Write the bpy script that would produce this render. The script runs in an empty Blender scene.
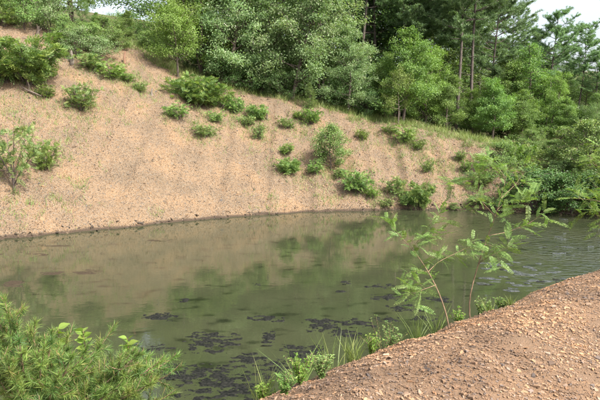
import bpy, math, random
import numpy as np
from mathutils import Vector

R = math.radians
# ------------------------------------------------------------------ camera, sky, sun, exposure
scene = bpy.context.scene
COL = scene.collection
F = 576.0                      # focal length in photograph pixels (600 x 400)
PITCH = R(7.0)
CAM = np.array([0.0, 0.0, 4.0])

cd = bpy.data.cameras.new("camera")
cam = bpy.data.objects.new("camera", cd)
COL.objects.link(cam)
cd.sensor_width = 36.0
cd.lens = 36.0 * F / 600.0
cd.clip_start = 0.05
cd.clip_end = 2000.0
cam.location = CAM
cam.rotation_euler = (R(90) - PITCH, 0, 0)
scene.camera = cam

SUN_AZ, SUN_EL = 132.0, 47.0   # clockwise from the view direction
sv = Vector((math.sin(R(SUN_AZ)) * math.cos(R(SUN_EL)), math.cos(R(SUN_AZ)) * math.cos(R(SUN_EL)), math.sin(R(SUN_EL))))
world = bpy.data.worlds.new("World")
scene.world = world
world.use_nodes = True
wn = world.node_tree
bgn = wn.nodes["Background"]
sky = wn.nodes.new("ShaderNodeTexSky")
sky.sky_type = 'NISHITA'
sky.sun_disc = False
sky.sun_elevation = R(SUN_EL)
sky.sun_rotation = R(SUN_AZ)
sky.air_density = 1.0
sky.dust_density = 6.0
sky.ozone_density = 1.0
hz = wn.nodes.new("ShaderNodeHueSaturation")      # thin bright summer haze
hz.inputs["Saturation"].default_value = 0.55
hz.inputs["Value"].default_value = 1.4
wn.links.new(sky.outputs[0], hz.inputs["Color"])
wn.links.new(hz.outputs[0], bgn.inputs[0])
bgn.inputs[1].default_value = 0.15
sd = bpy.data.lights.new("sun", 'SUN')
sd.energy = 4.0
sd.angle = R(0.6)
sd.color = (1.0, 0.945, 0.86)
sun = bpy.data.objects.new("sun", sd)
sun.rotation_euler = (-sv).to_track_quat('-Z', 'Y').to_euler()
sun.location = (20, -10, 40)
COL.objects.link(sun)
scene.view_settings.view_transform = 'Standard'
scene.view_settings.look = 'None'
scene.view_settings.gamma = 1.0
scene.view_settings.exposure = 1.1
scene.view_settings.use_curve_mapping = False

rng = np.random.default_rng(11)
rnd = random.Random(5)

# ------------------------------------------------------------------ helpers
def ray(px, py):
    f = np.array([0, math.cos(PITCH), -math.sin(PITCH)])
    u = np.array([0, math.sin(PITCH), math.cos(PITCH)])
    return f + (px - 300) / F * np.array([1.0, 0, 0]) + (200 - py) / F * u

def at(px, py, y):
    d = ray(px, py)
    return CAM + d * (y / d[1])

def on_water(px, py):
    d = ray(px, py)
    return CAM + d * (-CAM[2] / d[2])

def hash2(ix, iy, s):
    h = (ix.astype(np.int64) * 374761393 + iy.astype(np.int64) * 668265263 + s * 144665) & 0x7fffffff
    h = ((h ^ (h >> 13)) * 1274126177) & 0x7fffffff
    return ((h ^ (h >> 16)) & 0xffff) / 65535.0

def vnoise(x, y, s=0):
    x = np.asarray(x, float); y = np.asarray(y, float)
    ix = np.floor(x); iy = np.floor(y)
    fx = x - ix; fy = y - iy
    fx = fx * fx * (3 - 2 * fx); fy = fy * fy * (3 - 2 * fy)
    a = hash2(ix, iy, s); b = hash2(ix + 1, iy, s); c = hash2(ix, iy + 1, s); d = hash2(ix + 1, iy + 1, s)
    return (a + (b - a) * fx) * (1 - fy) + (c + (d - c) * fx) * fy

def fbm(x, y, s=0, o=4):
    t = 0; a = 0.5; n = 0
    for k in range(o):
        t = t + a * vnoise(x * 2 ** k, y * 2 ** k, s + k * 17); n += a; a *= 0.5
    return t / n

def norm(v):
    return v / np.maximum(np.linalg.norm(v, axis=-1, keepdims=True), 1e-9)

class MB:
    """collects vertices and faces; build() links them as one mesh object"""
    def __init__(self):
        self.v = []; self.f = []; self.t = []; self.n = 0
    def add(self, v, f, tint=0.5):
        v = np.asarray(v, float).reshape(-1, 3); f = np.asarray(f, np.int64)
        self.v.append(v); self.f.append(f + self.n); self.n += len(v)
        self.t.append(np.broadcast_to(np.asarray(tint, float), (len(f),)).copy())
    def mesh(self, name, mat, smooth=False):
        me = bpy.data.meshes.new(name)
        V = np.concatenate(self.v)
        me.vertices.add(len(V)); me.vertices.foreach_set("co", V.ravel())
        tot = np.concatenate([np.full(len(f), f.shape[1]) for f in self.f])
        idx = np.concatenate([f.ravel() for f in self.f])
        st = np.concatenate([[0], np.cumsum(tot)[:-1]])
        me.loops.add(len(idx)); me.loops.foreach_set("vertex_index", idx.astype(np.int32))
        me.polygons.add(len(tot)); me.polygons.foreach_set("loop_start", st.astype(np.int32))
        me.polygons.foreach_set("loop_total", tot.astype(np.int32))
        me.polygons.foreach_set("use_smooth", np.full(len(tot), smooth))
        at_ = me.attributes.new("tint", 'FLOAT', 'FACE')
        at_.data.foreach_set("value", np.concatenate(self.t).astype(np.float32))
        me.materials.append(mat)
        me.update(calc_edges=True)
        return me
    def build(self, name, mat, parent=None, smooth=False):
        return link(name, self.mesh(name, mat, smooth), parent)

def link(name, me, parent=None, loc=(0, 0, 0), rz=0.0, sc=1.0):
    o = bpy.data.objects.new(name, me); COL.objects.link(o)
    o.location = loc; o.rotation_euler = (0, 0, rz)
    o.scale = (sc, sc, sc) if np.isscalar(sc) else sc
    o.parent = parent
    return o

def tag(o, label=None, cat=None, group=None, kind=None):
    if label: o["label"] = label
    if cat: o["category"] = cat
    if group: o["group"] = group
    if kind: o["kind"] = kind
    return o

def thing(name, label, cat, loc=(0, 0, 0), rz=0.0, sc=1.0, group=None):
    o = link(name, None, None, loc, rz, sc)
    o.empty_display_size = 0.1
    return tag(o, label, cat, group)

def tube(mb, pts, rad, k=6, tint=0.5, cap=True):
    pts = np.asarray(pts, float); n = len(pts)
    rad = np.broadcast_to(np.asarray(rad, float), (n,))
    d = np.gradient(pts, axis=0); d = norm(d)
    ref = np.where(np.abs(d[:, 2:3]) > 0.9, np.array([[1.0, 0, 0]]), np.array([[0, 0, 1.0]]))
    a = norm(np.cross(d, ref)); b = np.cross(d, a)
    th = np.linspace(0, 2 * math.pi, k, endpoint=False)
    V = pts[:, None, :] + rad[:, None, None] * (np.cos(th)[None, :, None] * a[:, None, :] + np.sin(th)[None, :, None] * b[:, None, :])
    i = np.arange(n - 1)[:, None] * k; j = np.arange(k)[None, :]; j2 = (j + 1) % k
    f = np.stack([i + j, i + j2, i + k + j2, i + k + j], -1).reshape(-1, 4)
    mb.add(V.reshape(-1, 3), f, tint)

def leaves(mb, P, D, N, L, W, tint, fold=0.15):
    """rhombic folded leaves"""
    D = norm(D); S = norm(np.cross(D, N)); N = np.cross(S, D)
    L = np.broadcast_to(np.asarray(L, float), (len(P),))[:, None]
    W = np.broadcast_to(np.asarray(W, float), (len(P),))[:, None]
    v = np.stack([P, P + 0.45 * L * D + 0.5 * W * S + fold * W * N, P + L * D - 0.05 * L * N, P + 0.45 * L * D - 0.5 * W * S + fold * W * N], 1)
    f = np.arange(len(P) * 4).reshape(-1, 4)
    mb.add(v.reshape(-1, 3), f, tint)

def blades(mb, P, D, L, W, tint, bend=None):
    """tapering two-segment blades (needles, grass)"""
    n = len(P); D = norm(D)
    S = norm(np.cross(D, norm(rng.normal(size=(n, 3)))))
    L = np.broadcast_to(np.asarray(L, float), (n,))[:, None]
    W = np.broadcast_to(np.asarray(W, float), (n,))[:, None]
    M = P + 0.5 * L * D
    E = P + L * D
    if bend is not None:
        M = M + bend * 0.25 * L; E = E + bend * L
    v = np.stack([P - S * W / 2, P + S * W / 2, M + S * W * 0.42, M - S * W * 0.42, E], 1).reshape(-1, 3)
    b = np.arange(n)[:, None] * 5
    mb.add(v, b + np.array([[0, 1, 2, 3]]), tint)
    mb.f.append((b + np.array([[3, 2, 4]])) + (mb.n - len(v))); mb.t.append(np.broadcast_to(np.asarray(tint, float), (n,)).copy())

# ------------------------------------------------------------------ materials
def mat_new(name):
    m = bpy.data.materials.new(name); m.use_nodes = True
    nt = m.node_tree; nt.nodes.clear()
    out = nt.nodes.new("ShaderNodeOutputMaterial")
    return m, nt, out

def ramp(nt, stops, fac, interp='LINEAR'):
    r = nt.nodes.new("ShaderNodeValToRGB"); r.color_ramp.interpolation = interp
    e = r.color_ramp.elements
    while len(e) < len(stops): e.new(0.5)
    for el, (p, c) in zip(e, stops):
        el.position = p; el.color = (*c, 1)
    nt.links.new(fac, r.inputs[0])
    return r.outputs[0]

def attr(nt, name="tint"):
    a = nt.nodes.new("ShaderNodeAttribute"); a.attribute_name = name
    return a.outputs["Fac"]

def leaf_mat(name, stops, trans=0.35, gloss=0.35, rough=0.5, mul=(1.75, 1.42, 1.9)):
    m, nt, out = mat_new(name)
    c = ramp(nt, [(p, tuple(min(v * k, 0.42) for v, k in zip(cc, mul))) for p, cc in stops], attr(nt))
    # each plant differs a little from its neighbours
    oi = nt.nodes.new("ShaderNodeObjectInfo")
    hs = nt.nodes.new("ShaderNodeHueSaturation")
    mr = nt.nodes.new("ShaderNodeMapRange"); mr.inputs[3].default_value = 0.82; mr.inputs[4].default_value = 1.15
    mh = nt.nodes.new("ShaderNodeMapRange"); mh.inputs[3].default_value = 0.49; mh.inputs[4].default_value = 0.515
    nt.links.new(oi.outputs["Random"], mr.inputs[0]); nt.links.new(mr.outputs[0], hs.inputs["Value"])
    nt.links.new(oi.outputs["Random"], mh.inputs[0]); nt.links.new(mh.outputs[0], hs.inputs["Hue"])
    nt.links.new(c, hs.inputs["Color"])
    p = nt.nodes.new("ShaderNodeBsdfPrincipled")
    p.inputs["Roughness"].default_value = rough
    p.inputs["Specular IOR Level"].default_value = gloss
    t = nt.nodes.new("ShaderNodeBsdfTranslucent")
    g = nt.nodes.new("ShaderNodeMix"); g.data_type = 'RGBA'; g.blend_type = 'MULTIPLY'; g.inputs[0].default_value = 1.0
    g.inputs[7].default_value = (1.25, 1.35, 0.6, 1)
    nt.links.new(hs.outputs[0], g.inputs[6])
    nt.links.new(hs.outputs[0], p.inputs["Base Color"])
    nt.links.new(g.outputs[2], t.inputs[0])
    mx = nt.nodes.new("ShaderNodeMixShader"); mx.inputs[0].default_value = trans
    nt.links.new(p.outputs[0], mx.inputs[1]); nt.links.new(t.outputs[0], mx.inputs[2])
    nt.links.new(mx.outputs[0], out.inputs[0])
    return m

def bark_mat(name, a, b, scale=18.0):
    m, nt, out = mat_new(name)
    tc = nt.nodes.new("ShaderNodeTexCoord")
    mp = nt.nodes.new("ShaderNodeMapping"); mp.inputs["Scale"].default_value = (1, 1, 0.25)
    nz = nt.nodes.new("ShaderNodeTexNoise"); nz.inputs["Scale"].default_value = scale; nz.inputs["Detail"].default_value = 6
    nt.links.new(tc.outputs["Object"], mp.inputs[0]); nt.links.new(mp.outputs[0], nz.inputs[0])
    c = ramp(nt, [(0.3, a), (0.7, b)], nz.outputs[0])
    p = nt.nodes.new("ShaderNodeBsdfPrincipled"); p.inputs["Roughness"].default_value = 0.9
    bp = nt.nodes.new("ShaderNodeBump"); bp.inputs["Strength"].default_value = 0.6; bp.inputs["Distance"].default_value = 0.02
    nt.links.new(nz.outputs[0], bp.inputs["Height"]); nt.links.new(bp.outputs[0], p.inputs["Normal"])
    nt.links.new(c, p.inputs["Base Color"]); nt.links.new(p.outputs[0], out.inputs[0])
    return m

SHALE = [(0.0, (0.15, 0.115, 0.085)), (0.12, (0.30, 0.215, 0.14)), (0.3, (0.45, 0.305, 0.18)), (0.5, (0.50, 0.345, 0.215)),
         (0.65, (0.47, 0.36, 0.25)), (0.8, (0.44, 0.27, 0.15)), (0.92, (0.56, 0.43, 0.30)), (1.0, (0.27, 0.24, 0.21))]
BERM = [(0.0, (0.14, 0.11, 0.09)), (0.15, (0.30, 0.225, 0.165)), (0.3, (0.45, 0.32, 0.21)), (0.5, (0.52, 0.36, 0.225)),
        (0.62, (0.46, 0.37, 0.29)), (0.74, (0.52, 0.32, 0.18)), (0.85, (0.60, 0.48, 0.36)), (0.93, (0.36, 0.31, 0.28)), (1.0, (0.20, 0.18, 0.17))]

SHALE = [(p, tuple(v * k for v, k in zip(c, (0.348, 0.362, 0.372)))) for p, c in SHALE]
BERM = [(p, tuple(v * k for v, k in zip(c, (0.55, 0.495, 0.455)))) for p, c in BERM]

def chip_mat(name, pal, lo=0.60):
    m, nt, out = mat_new(name)
    tc = nt.nodes.new("ShaderNodeTexCoord")
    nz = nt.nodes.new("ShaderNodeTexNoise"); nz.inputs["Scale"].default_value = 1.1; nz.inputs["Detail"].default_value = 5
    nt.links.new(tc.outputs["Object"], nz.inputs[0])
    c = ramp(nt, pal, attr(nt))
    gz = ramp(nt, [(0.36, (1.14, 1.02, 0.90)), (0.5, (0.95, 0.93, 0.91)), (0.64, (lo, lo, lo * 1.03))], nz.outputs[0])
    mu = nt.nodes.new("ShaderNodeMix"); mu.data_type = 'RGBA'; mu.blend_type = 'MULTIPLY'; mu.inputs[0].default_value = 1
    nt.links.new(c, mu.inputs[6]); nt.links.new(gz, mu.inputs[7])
    p = nt.nodes.new("ShaderNodeBsdfPrincipled"); p.inputs["Roughness"].default_value = 0.85
    p.inputs["Specular IOR Level"].default_value = 0.25
    nt.links.new(mu.outputs[2], p.inputs["Base Color"]); nt.links.new(p.outputs[0], out.inputs[0])
    return m

def ground_mat(name="shale_ground", fine=26.0, pal=None):
    m, nt, out = mat_new(name)
    tc = nt.nodes.new("ShaderNodeTexCoord")
    vo = nt.nodes.new("ShaderNodeTexVoronoi"); vo.inputs["Scale"].default_value = 9.0
    v2 = nt.nodes.new("ShaderNodeTexVoronoi"); v2.inputs["Scale"].default_value = fine
    nz = nt.nodes.new("ShaderNodeTexNoise"); nz.inputs["Scale"].default_value = 0.7; nz.inputs["Detail"].default_value = 8
    for n in (vo, v2, nz): nt.links.new(tc.outputs["Object"], n.inputs[0])
    sep = nt.nodes.new("ShaderNodeSeparateColor"); nt.links.new(v2.outputs["Color"], sep.inputs[0])
    fz = nt.nodes.new("ShaderNodeTexNoise"); fz.inputs["Scale"].default_value = 75.0; fz.inputs["Detail"].default_value = 9; fz.inputs["Roughness"].default_value = 0.75
    nt.links.new(tc.outputs["Object"], fz.inputs[0])
    c = ramp(nt, pal or SHALE, fz.outputs[0] if pal else sep.outputs[0])
    gz = ramp(nt, [(0.32, (1.12, 1.02, 0.92)), (0.5, (0.95, 0.92, 0.9)), (0.66, (0.80, 0.80, 0.80))], nz.outputs[0])
    mu = nt.nodes.new("ShaderNodeMix"); mu.data_type = 'RGBA'; mu.blend_type = 'MULTIPLY'; mu.inputs[0].default_value = 1
    nt.links.new(c, mu.inputs[6]); nt.links.new(gz, mu.inputs[7])
    # vegetated soil on the terrace, wet mud at the waterline
    so = nt.nodes.new("ShaderNodeMix"); so.data_type = 'RGBA'
    nt.links.new(attr(nt, "soil"), so.inputs[0]); nt.links.new(mu.outputs[2], so.inputs[6])
    so.inputs[7].default_value = (0.075, 0.072, 0.03, 1)
    ge = nt.nodes.new("ShaderNodeNewGeometry"); sx = nt.nodes.new("ShaderNodeSeparateXYZ"); nt.links.new(ge.outputs["Position"], sx.inputs[0])
    ad = nt.nodes.new("ShaderNodeMath"); ad.operation = 'MULTIPLY_ADD'; ad.inputs[1].default_value = -0.22
    nt.links.new(nz.outputs[0], ad.inputs[0]); nt.links.new(sx.outputs[2], ad.inputs[2])
    mr = nt.nodes.new("ShaderNodeMapRange"); mr.inputs[1].default_value = -0.06; mr.inputs[2].default_value = 0.02
    mr.inputs[3].default_value = 1.0; mr.inputs[4].default_value = 0.0
    nt.links.new(ad.outputs[0], mr.inputs[0])
    wet = nt.nodes.new("ShaderNodeMix"); wet.data_type = 'RGBA'
    nt.links.new(mr.outputs[0], wet.inputs[0]); nt.links.new(so.outputs[2], wet.inputs[6]); wet.inputs[7].default_value = (0.05, 0.036, 0.025, 1)
    p = nt.nodes.new("ShaderNodeBsdfPrincipled"); p.inputs["Roughness"].default_value = 0.9; p.inputs["Specular IOR Level"].default_value = 0.2
    bp = nt.nodes.new("ShaderNodeBump"); bp.inputs["Strength"].default_value = 0.7; bp.inputs["Distance"].default_value = 0.05
    nt.links.new(fz.outputs[0] if pal else v2.outputs["Distance"], bp.inputs["Height"]); nt.links.new(bp.outputs[0], p.inputs["Normal"])
    nt.links.new(wet.outputs[2], p.inputs["Base Color"]); nt.links.new(p.outputs[0], out.inputs[0])
    return m

def water_mat():
    m, nt, out = mat_new("pond_water")
    tc = nt.nodes.new("ShaderNodeTexCoord")
    nz = nt.nodes.new("ShaderNodeTexNoise"); nz.inputs["Scale"].default_value = 0.35; nz.inputs["Detail"].default_value = 4
    nt.links.new(tc.outputs["Object"], nz.inputs[0])
    c = ramp(nt, [(0.35, (0.026, 0.032, 0.0155)), (0.65, (0.036, 0.040, 0.021))], nz.outputs[0])
    # submerged weed clumps
    mp = nt.nodes.new("ShaderNodeMapping"); mp.inputs["Scale"].default_value = (0.55, 1.0, 1)
    n2 = nt.nodes.new("ShaderNodeTexNoise"); n2.inputs["Scale"].default_value = 2.6; n2.inputs["Detail"].default_value = 5
    nt.links.new(tc.outputs["Object"], mp.inputs[0]); nt.links.new(mp.outputs[0], n2.inputs[0])
    k = ramp(nt, [(0.57, (1, 1, 1)), (0.69, (0.4, 0.42, 0.45))], n2.outputs[0])
    mu = nt.nodes.new("ShaderNodeMix"); mu.data_type = 'RGBA'; mu.blend_type = 'MULTIPLY'; mu.inputs[0].default_value = 1
    nt.links.new(c, mu.inputs[6]); nt.links.new(k, mu.inputs[7])
    p = nt.nodes.new("ShaderNodeBsdfPrincipled")
    p.inputs["IOR"].default_value = 1.33; p.inputs["Roughness"].default_value = 0.03
    nt.links.new(mu.outputs[2], p.inputs["Base Color"])
    # ripples: nearly still on the left, a breeze at the right-hand end
    w1 = nt.nodes.new("ShaderNodeMapping"); w1.inputs["Scale"].default_value = (1.0, 2.0, 1)
    n3 = nt.nodes.new("ShaderNodeTexNoise"); n3.inputs["Scale"].default_value = 3.0; n3.inputs["Detail"].default_value = 2
    nt.links.new(tc.outputs["Object"], w1.inputs[0]); nt.links.new(w1.outputs[0], n3.inputs[0])
    sx = nt.nodes.new("ShaderNodeSeparateXYZ"); nt.links.new(tc.outputs["Object"], sx.inputs[0])
    ad = nt.nodes.new("ShaderNodeMath"); ad.operation = 'MULTIPLY_ADD'; ad.inputs[1].default_value = 6.0
    nt.links.new(nz.outputs[0], ad.inputs[0]); nt.links.new(sx.outputs[0], ad.inputs[2])
    mr = nt.nodes.new("ShaderNodeMapRange"); mr.interpolation_type = 'SMOOTHSTEP'
    mr.inputs[1].default_value = 7.5; mr.inputs[2].default_value = 13.0; mr.inputs[3].default_value = 0.008; mr.inputs[4].default_value = 0.34
    nt.links.new(ad.outputs[0], mr.inputs[0])
    bp = nt.nodes.new("ShaderNodeBump"); bp.inputs["Distance"].default_value = 0.2
    nt.links.new(mr.outputs[0], bp.inputs["Strength"]); nt.links.new(n3.outputs[0], bp.inputs["Height"])
    nt.links.new(bp.outputs[0], p.inputs["Normal"]); nt.links.new(p.outputs[0], out.inputs[0])
    return m

def algae_mat(name, a, b, rough, spec=0.5):
    m, nt, out = mat_new(name)
    tc = nt.nodes.new("ShaderNodeTexCoord")
    nz = nt.nodes.new("ShaderNodeTexNoise"); nz.inputs["Scale"].default_value = 22; nz.inputs["Detail"].default_value = 4
    nt.links.new(tc.outputs["Object"], nz.inputs[0])
    c = ramp(nt, [(0.35, a), (0.65, b)], nz.outputs[0])
    p = nt.nodes.new("ShaderNodeBsdfPrincipled"); p.inputs["Roughness"].default_value = rough
    p.inputs["Specular IOR Level"].default_value = spec
    nt.links.new(c, p.inputs["Base Color"]); nt.links.new(p.outputs[0], out.inputs[0])
    return m

G = lambda *c: c
M_ground = ground_mat()
M_bank = ground_mat('bank_fines', 130.0, [(0.28 + 0.44 * p, (c[0] * 0.76, c[1] * 0.79, c[2] * 0.82)) for p, c in BERM])
M_slopechip = chip_mat("slope_shale", SHALE, 0.8)
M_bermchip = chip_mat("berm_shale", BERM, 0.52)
M_water = water_mat()
M_algae = algae_mat("dark_algae", (0.002, 0.003, 0.002), (0.017, 0.017, 0.014), 0.7, 0.12)
M_algae2 = algae_mat("pale_algae", (0.01, 0.012, 0.01), (0.07, 0.073, 0.07), 0.25)
M_brown = algae_mat("brown_weed", (0.02, 0.014, 0.008), (0.05, 0.036, 0.022), 0.6, 0.2)
M_bark = bark_mat("grey_bark", (0.045, 0.035, 0.028), (0.13, 0.10, 0.08))
M_pinebark = bark_mat("pine_bark", (0.03, 0.024, 0.02), (0.10, 0.08, 0.066))
M_dead = bark_mat("weathered_wood", (0.08, 0.068, 0.055), (0.22, 0.185, 0.15))
M_deadred = bark_mat("reddish_wood", (0.10, 0.05, 0.03), (0.24, 0.14, 0.09))
M_silver = leaf_mat("silver_leaf", [(0.0, (0.045, 0.085, 0.028)), (0.6, (0.085, 0.14, 0.05)), (0.85, (0.13, 0.18, 0.08)), (1.0, (0.20, 0.25, 0.15))], 0.42, 0.2, mul=(2.2, 1.95, 2.4))
M_olive = leaf_mat("light_leaf", [(0.0, (0.06, 0.11, 0.02)), (0.6, (0.11, 0.18, 0.035)), (1.0, (0.19, 0.26, 0.09))], 0.4, mul=(1.4, 1.3, 1.3))
M_green = leaf_mat("green_leaf", [(0.0, (0.035, 0.08, 0.016)), (0.6, (0.07, 0.14, 0.028)), (1.0, (0.13, 0.21, 0.05))], 0.4, mul=(1.9, 1.55, 1.9))
M_dark = leaf_mat("dark_leaf", [(0.0, (0.02, 0.045, 0.014)), (0.6, (0.04, 0.08, 0.022)), (1.0, (0.075, 0.12, 0.035))], 0.4, mul=(2.9, 2.35, 2.6))
M_lush = leaf_mat('lush_leaf', [(0.0, (0.025, 0.06, 0.014)), (0.6, (0.045, 0.095, 0.022)), (1.0, (0.085, 0.14, 0.035))], 0.3, mul=(1.4, 1.25, 1.4))
M_pine = leaf_mat("pine_needle", [(0.0, (0.022, 0.045, 0.02)), (0.6, (0.04, 0.075, 0.03)), (1.0, (0.07, 0.11, 0.045))], 0.3, mul=(3.3, 2.9, 3.0))
M_locust = leaf_mat("locust_leaf", [(0.0, (0.06, 0.13, 0.03)), (0.6, (0.11, 0.18, 0.045)), (1.0, (0.18, 0.25, 0.07))], 0.35, mul=(1.45, 1.22, 1.5))
M_locdark = leaf_mat("shrub_leaf", [(0.0, (0.035, 0.085, 0.018)), (0.6, (0.065, 0.14, 0.03)), (1.0, (0.12, 0.2, 0.045))], 0.35, mul=(2.3, 1.75, 2.3))
M_yellow = leaf_mat("yellow_green_leaf", [(0.0, (0.08, 0.16, 0.02)), (0.6, (0.14, 0.23, 0.035)), (1.0, (0.22, 0.28, 0.06))], 0.4, mul=(1.05, 1.0, 1.1))
M_grass = leaf_mat("grass_blade", [(0.0, (0.08, 0.13, 0.03)), (0.6, (0.14, 0.20, 0.05)), (1.0, (0.27, 0.27, 0.11))], 0.3, mul=(1.15, 1.1, 1.2))
M_nearpine = leaf_mat("young_needle", [(0.0, (0.045, 0.095, 0.025)), (0.5, (0.105, 0.165, 0.035)), (0.85, (0.18, 0.23, 0.05)), (1.0, (0.26, 0.18, 0.07))], 0.25, mul=(1.1, 1.1, 1.15))
M_sapling = leaf_mat('sapling_leaf', [(0.0, (0.09, 0.16, 0.04)), (0.6, (0.14, 0.22, 0.055)), (1.0, (0.20, 0.28, 0.08))], 0.4, mul=(1.0, 1.0, 1.0))
M_twig = bark_mat("brown_twig", (0.09, 0.055, 0.03), (0.24, 0.16, 0.10), 60)

# ------------------------------------------------------------------ terrain
SH_X = np.array([-160, -60, -40, -20, -10.8, -7.9, -4.4, 0.0, 4.9, 8.4, 11.9, 13.8, 18, 26, 40, 160.0])
SH_Y = np.array([-70, -10, 2.1, 15.0, 20.8, 22.8, 25.4, 27.6, 28.5, 28.6, 27.4, 26.6, 25.2, 23.6, 22, 20.0])
HC_X = np.array([-160, -40, -17.4, -10.6, -7.6, -4.0, 0.0, 4.0, 8.2, 11.2, 16, 30, 160.0])
HC_Z = np.array([12, 12, 10.6, 9.3, 7.7, 6.5, 5.6, 4.8, 3.9, 3.0, 2.1, 2.0, 2.0])
SL = 0.73
E0 = np.array([-0.19, 3.6]); T = np.array([0.76, 0.65]); NQ = np.array([-0.65, 0.76])

def shore(x):
    return np.interp(x, SH_X, SH_Y) + 0.5 * (fbm(x * 0.6, x * 0 + 3.1, 4) - 0.5) + 0.30 * (vnoise(x * 2.3, x * 0, 9) - 0.5) + 0.16 * (vnoise(x * 6.0, x * 0, 10) - 0.5)

def smin(a, b, k):
    h = np.clip(0.5 + 0.5 * (b - a) / k, 0, 1)
    return b + (a - b) * h - k * h * (1 - h)

def far_parts(x, y):
    x = np.asarray(x, float); y = np.asarray(y, float)
    g = (np.interp(x + 3, SH_X, SH_Y) - np.interp(x - 3, SH_X, SH_Y)) / 6.0
    d = (y - shore(x)) / np.sqrt(1 + g * g)
    hc = np.interp(x, HC_X, HC_Z) + 0.7 * (fbm(x * 0.22, y * 0.22, 21) - 0.5)
    return d, hc

def far_z(x, y):
    d, hc = far_parts(x, y)
    sl = SL * d + 0.55 * (fbm(x * 0.35, y * 0.35, 31) - 0.5) * np.clip(d, 0, 2) * 0.5 + 0.12 * np.clip(d * 6, 0, 1)
    pl = hc + 0.08 * np.clip(d - hc / SL, -3, 60) + 0.12 * np.clip(d - 22, 0, 60)
    z = smin(sl, pl, 0.9)
    z = z + (0.16 * (fbm(x * 1.7, y * 1.7, 41) - 0.5) + 0.22 * (fbm((x + y) * 0.9, (y - x) * 0.35, 43) - 0.5) + 0.12 * (fbm((x + 0.6 * y) * 1.3, (y - 0.6 * x) * 0.3, 45, 3) - 0.5) + 0.10 * (fbm((x + 0.8 * y) * 3.2, (y - 0.8 * x) * 1.1, 47, 3) - 0.5)) * np.clip(d, 0, 1)
    return np.maximum(z, -1.2)

def near_q(x, y):
    s = (x - E0[0]) * T[0] + (y - E0[1]) * T[1]
    q = (x - E0[0]) * NQ[0] + (y - E0[1]) * NQ[1]
    return s, q

def near_z(x, y):
    s, q = near_q(x, y)
    q = q + 0.35 * (fbm(s * 0.55, s * 0, 55) - 0.5)
    top = 2.32 + 0.10 * (fbm(s * 0.5, q * 0.5, 57) - 0.5) - 0.13 * np.clip(q + 0.25, -1.9, 0) ** 2 + 0.08 * np.clip(-q - 2.4, 0, 8) + 0.07 * (fbm(x * 1.1, y * 1.1, 58, 2) - 0.5)
    z = smin(top, 2.42 - 0.76 * (q + 0.1), 0.55)
    z = z + 0.05 * (fbm(x * 2.5, y * 2.5, 61) - 0.5) + 0.095 * (fbm((x * 0.59 + y * 0.81) * 9, (x * 0.81 - y * 0.59) * 3.2, 63, 4) - 0.5)
    return np.maximum(z, -1.2)

def height(x, y):
    return np.maximum(far_z(x, y), near_z(x, y))

def ground_hit(px, py, start=3.0):
    d = ray(px, py); d = d / d[1]
    ys = np.arange(start, 90, 0.02)
    P = CAM[None, :] + ys[:, None] * d[None, :]
    h = height(P[:, 0], P[:, 1])
    i = np.argmax(P[:, 2] < h)
    return np.array([P[i, 0], P[i, 1], h[i]])

def grid_mesh(xs, ys, zf):
    X, Y = np.meshgrid(xs, ys); Z = zf(X, Y)
    V = np.stack([X, Y, Z], -1).reshape(-1, 3)
    nx, ny = len(xs), len(ys)
    i = (np.arange(ny - 1)[:, None] * nx + np.arange(nx - 1)[None, :]).reshape(-1)
    f = np.stack([i, i + 1, i + nx + 1, i + nx], -1)
    return V, f

def axis(lo, hi, a, b, fine, coarse):
    l = a - np.cumsum(np.linspace(fine, coarse, 40)); l = np.concatenate([l[l > lo], [lo]])[::-1]
    r = b + np.cumsum(np.linspace(fine, coarse, 40)); r = np.concatenate([r[r < hi], [hi]])
    return np.concatenate([l, np.arange(a, b, fine), r])

xs = axis(-150, 150, -24, 26, 0.16, 8); ys = axis(-60, 160, 16, 42, 0.16, 8)
xs2 = xs
def terr(X, Y):
    z = height(X, Y)
    s, q = near_q(X, Y)
    near = (s > -6) & (s < 14) & (q > -6) & (q < 4.5) & (z > -1)
    return np.where(near, z - 0.25, z)
V, f = grid_mesh(xs2, ys, terr)
mb = MB(); mb.add(V, f, 0.5)
hill = mb.build("hillside", M_ground, smooth=True)
d_, hc_ = far_parts(V[:, 0], V[:, 1])
soil = np.clip((d_ - hc_ / SL * 1.02 + 1.6 * (fbm(V[:, 0] * 0.8, V[:, 1] * 0.8, 71) - 0.5)) / 0.8, 0, 1) * 0.95
rv = np.clip((V[:, 0] - 11.8 + 3 * (fbm(V[:, 0] * 0.6, V[:, 1] * 0.6, 72) - 0.5)) / 1.6, 0, 1) * (d_ > -2) * 0.85
soil = np.maximum(soil, rv)
hill.data.attributes.new("soil", 'FLOAT', 'POINT').data.foreach_set("value", soil.astype(np.float32))
tag(hill, "tan shale hillside sloping down to the pond", None, None, "structure")

# near bank: fine sheet in its own frame along the edge
ss = np.arange(-5.8, 13.8, 0.05); qs = np.arange(-5.8, 4.3, 0.05)
S_, Q_ = np.meshgrid(ss, qs)
bx = E0[0] + S_ * T[0] + Q_ * NQ[0]; by = E0[1] + S_ * T[1] + Q_ * NQ[1]
bz = near_z(bx, by)
edge = np.minimum.reduce([S_ + 5.8, 13.73 - S_, Q_ + 5.8])
bz = bz - 0.4 * np.clip(1 - edge / 0.5, 0, 1)
nx, ny = len(ss), len(qs)
i = (np.arange(ny - 1)[:, None] * nx + np.arange(nx - 1)[None, :]).reshape(-1)
mb = MB(); mb.add(np.stack([bx, by, bz], -1).reshape(-1, 3), np.stack([i, i + 1, i + nx + 1, i + nx], -1))
berm = mb.build("shale_bank", M_bank, smooth=True)
berm.data.attributes.new("soil", 'FLOAT', 'POINT').data.foreach_set("value", np.zeros(nx * ny, np.float32))
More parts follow.
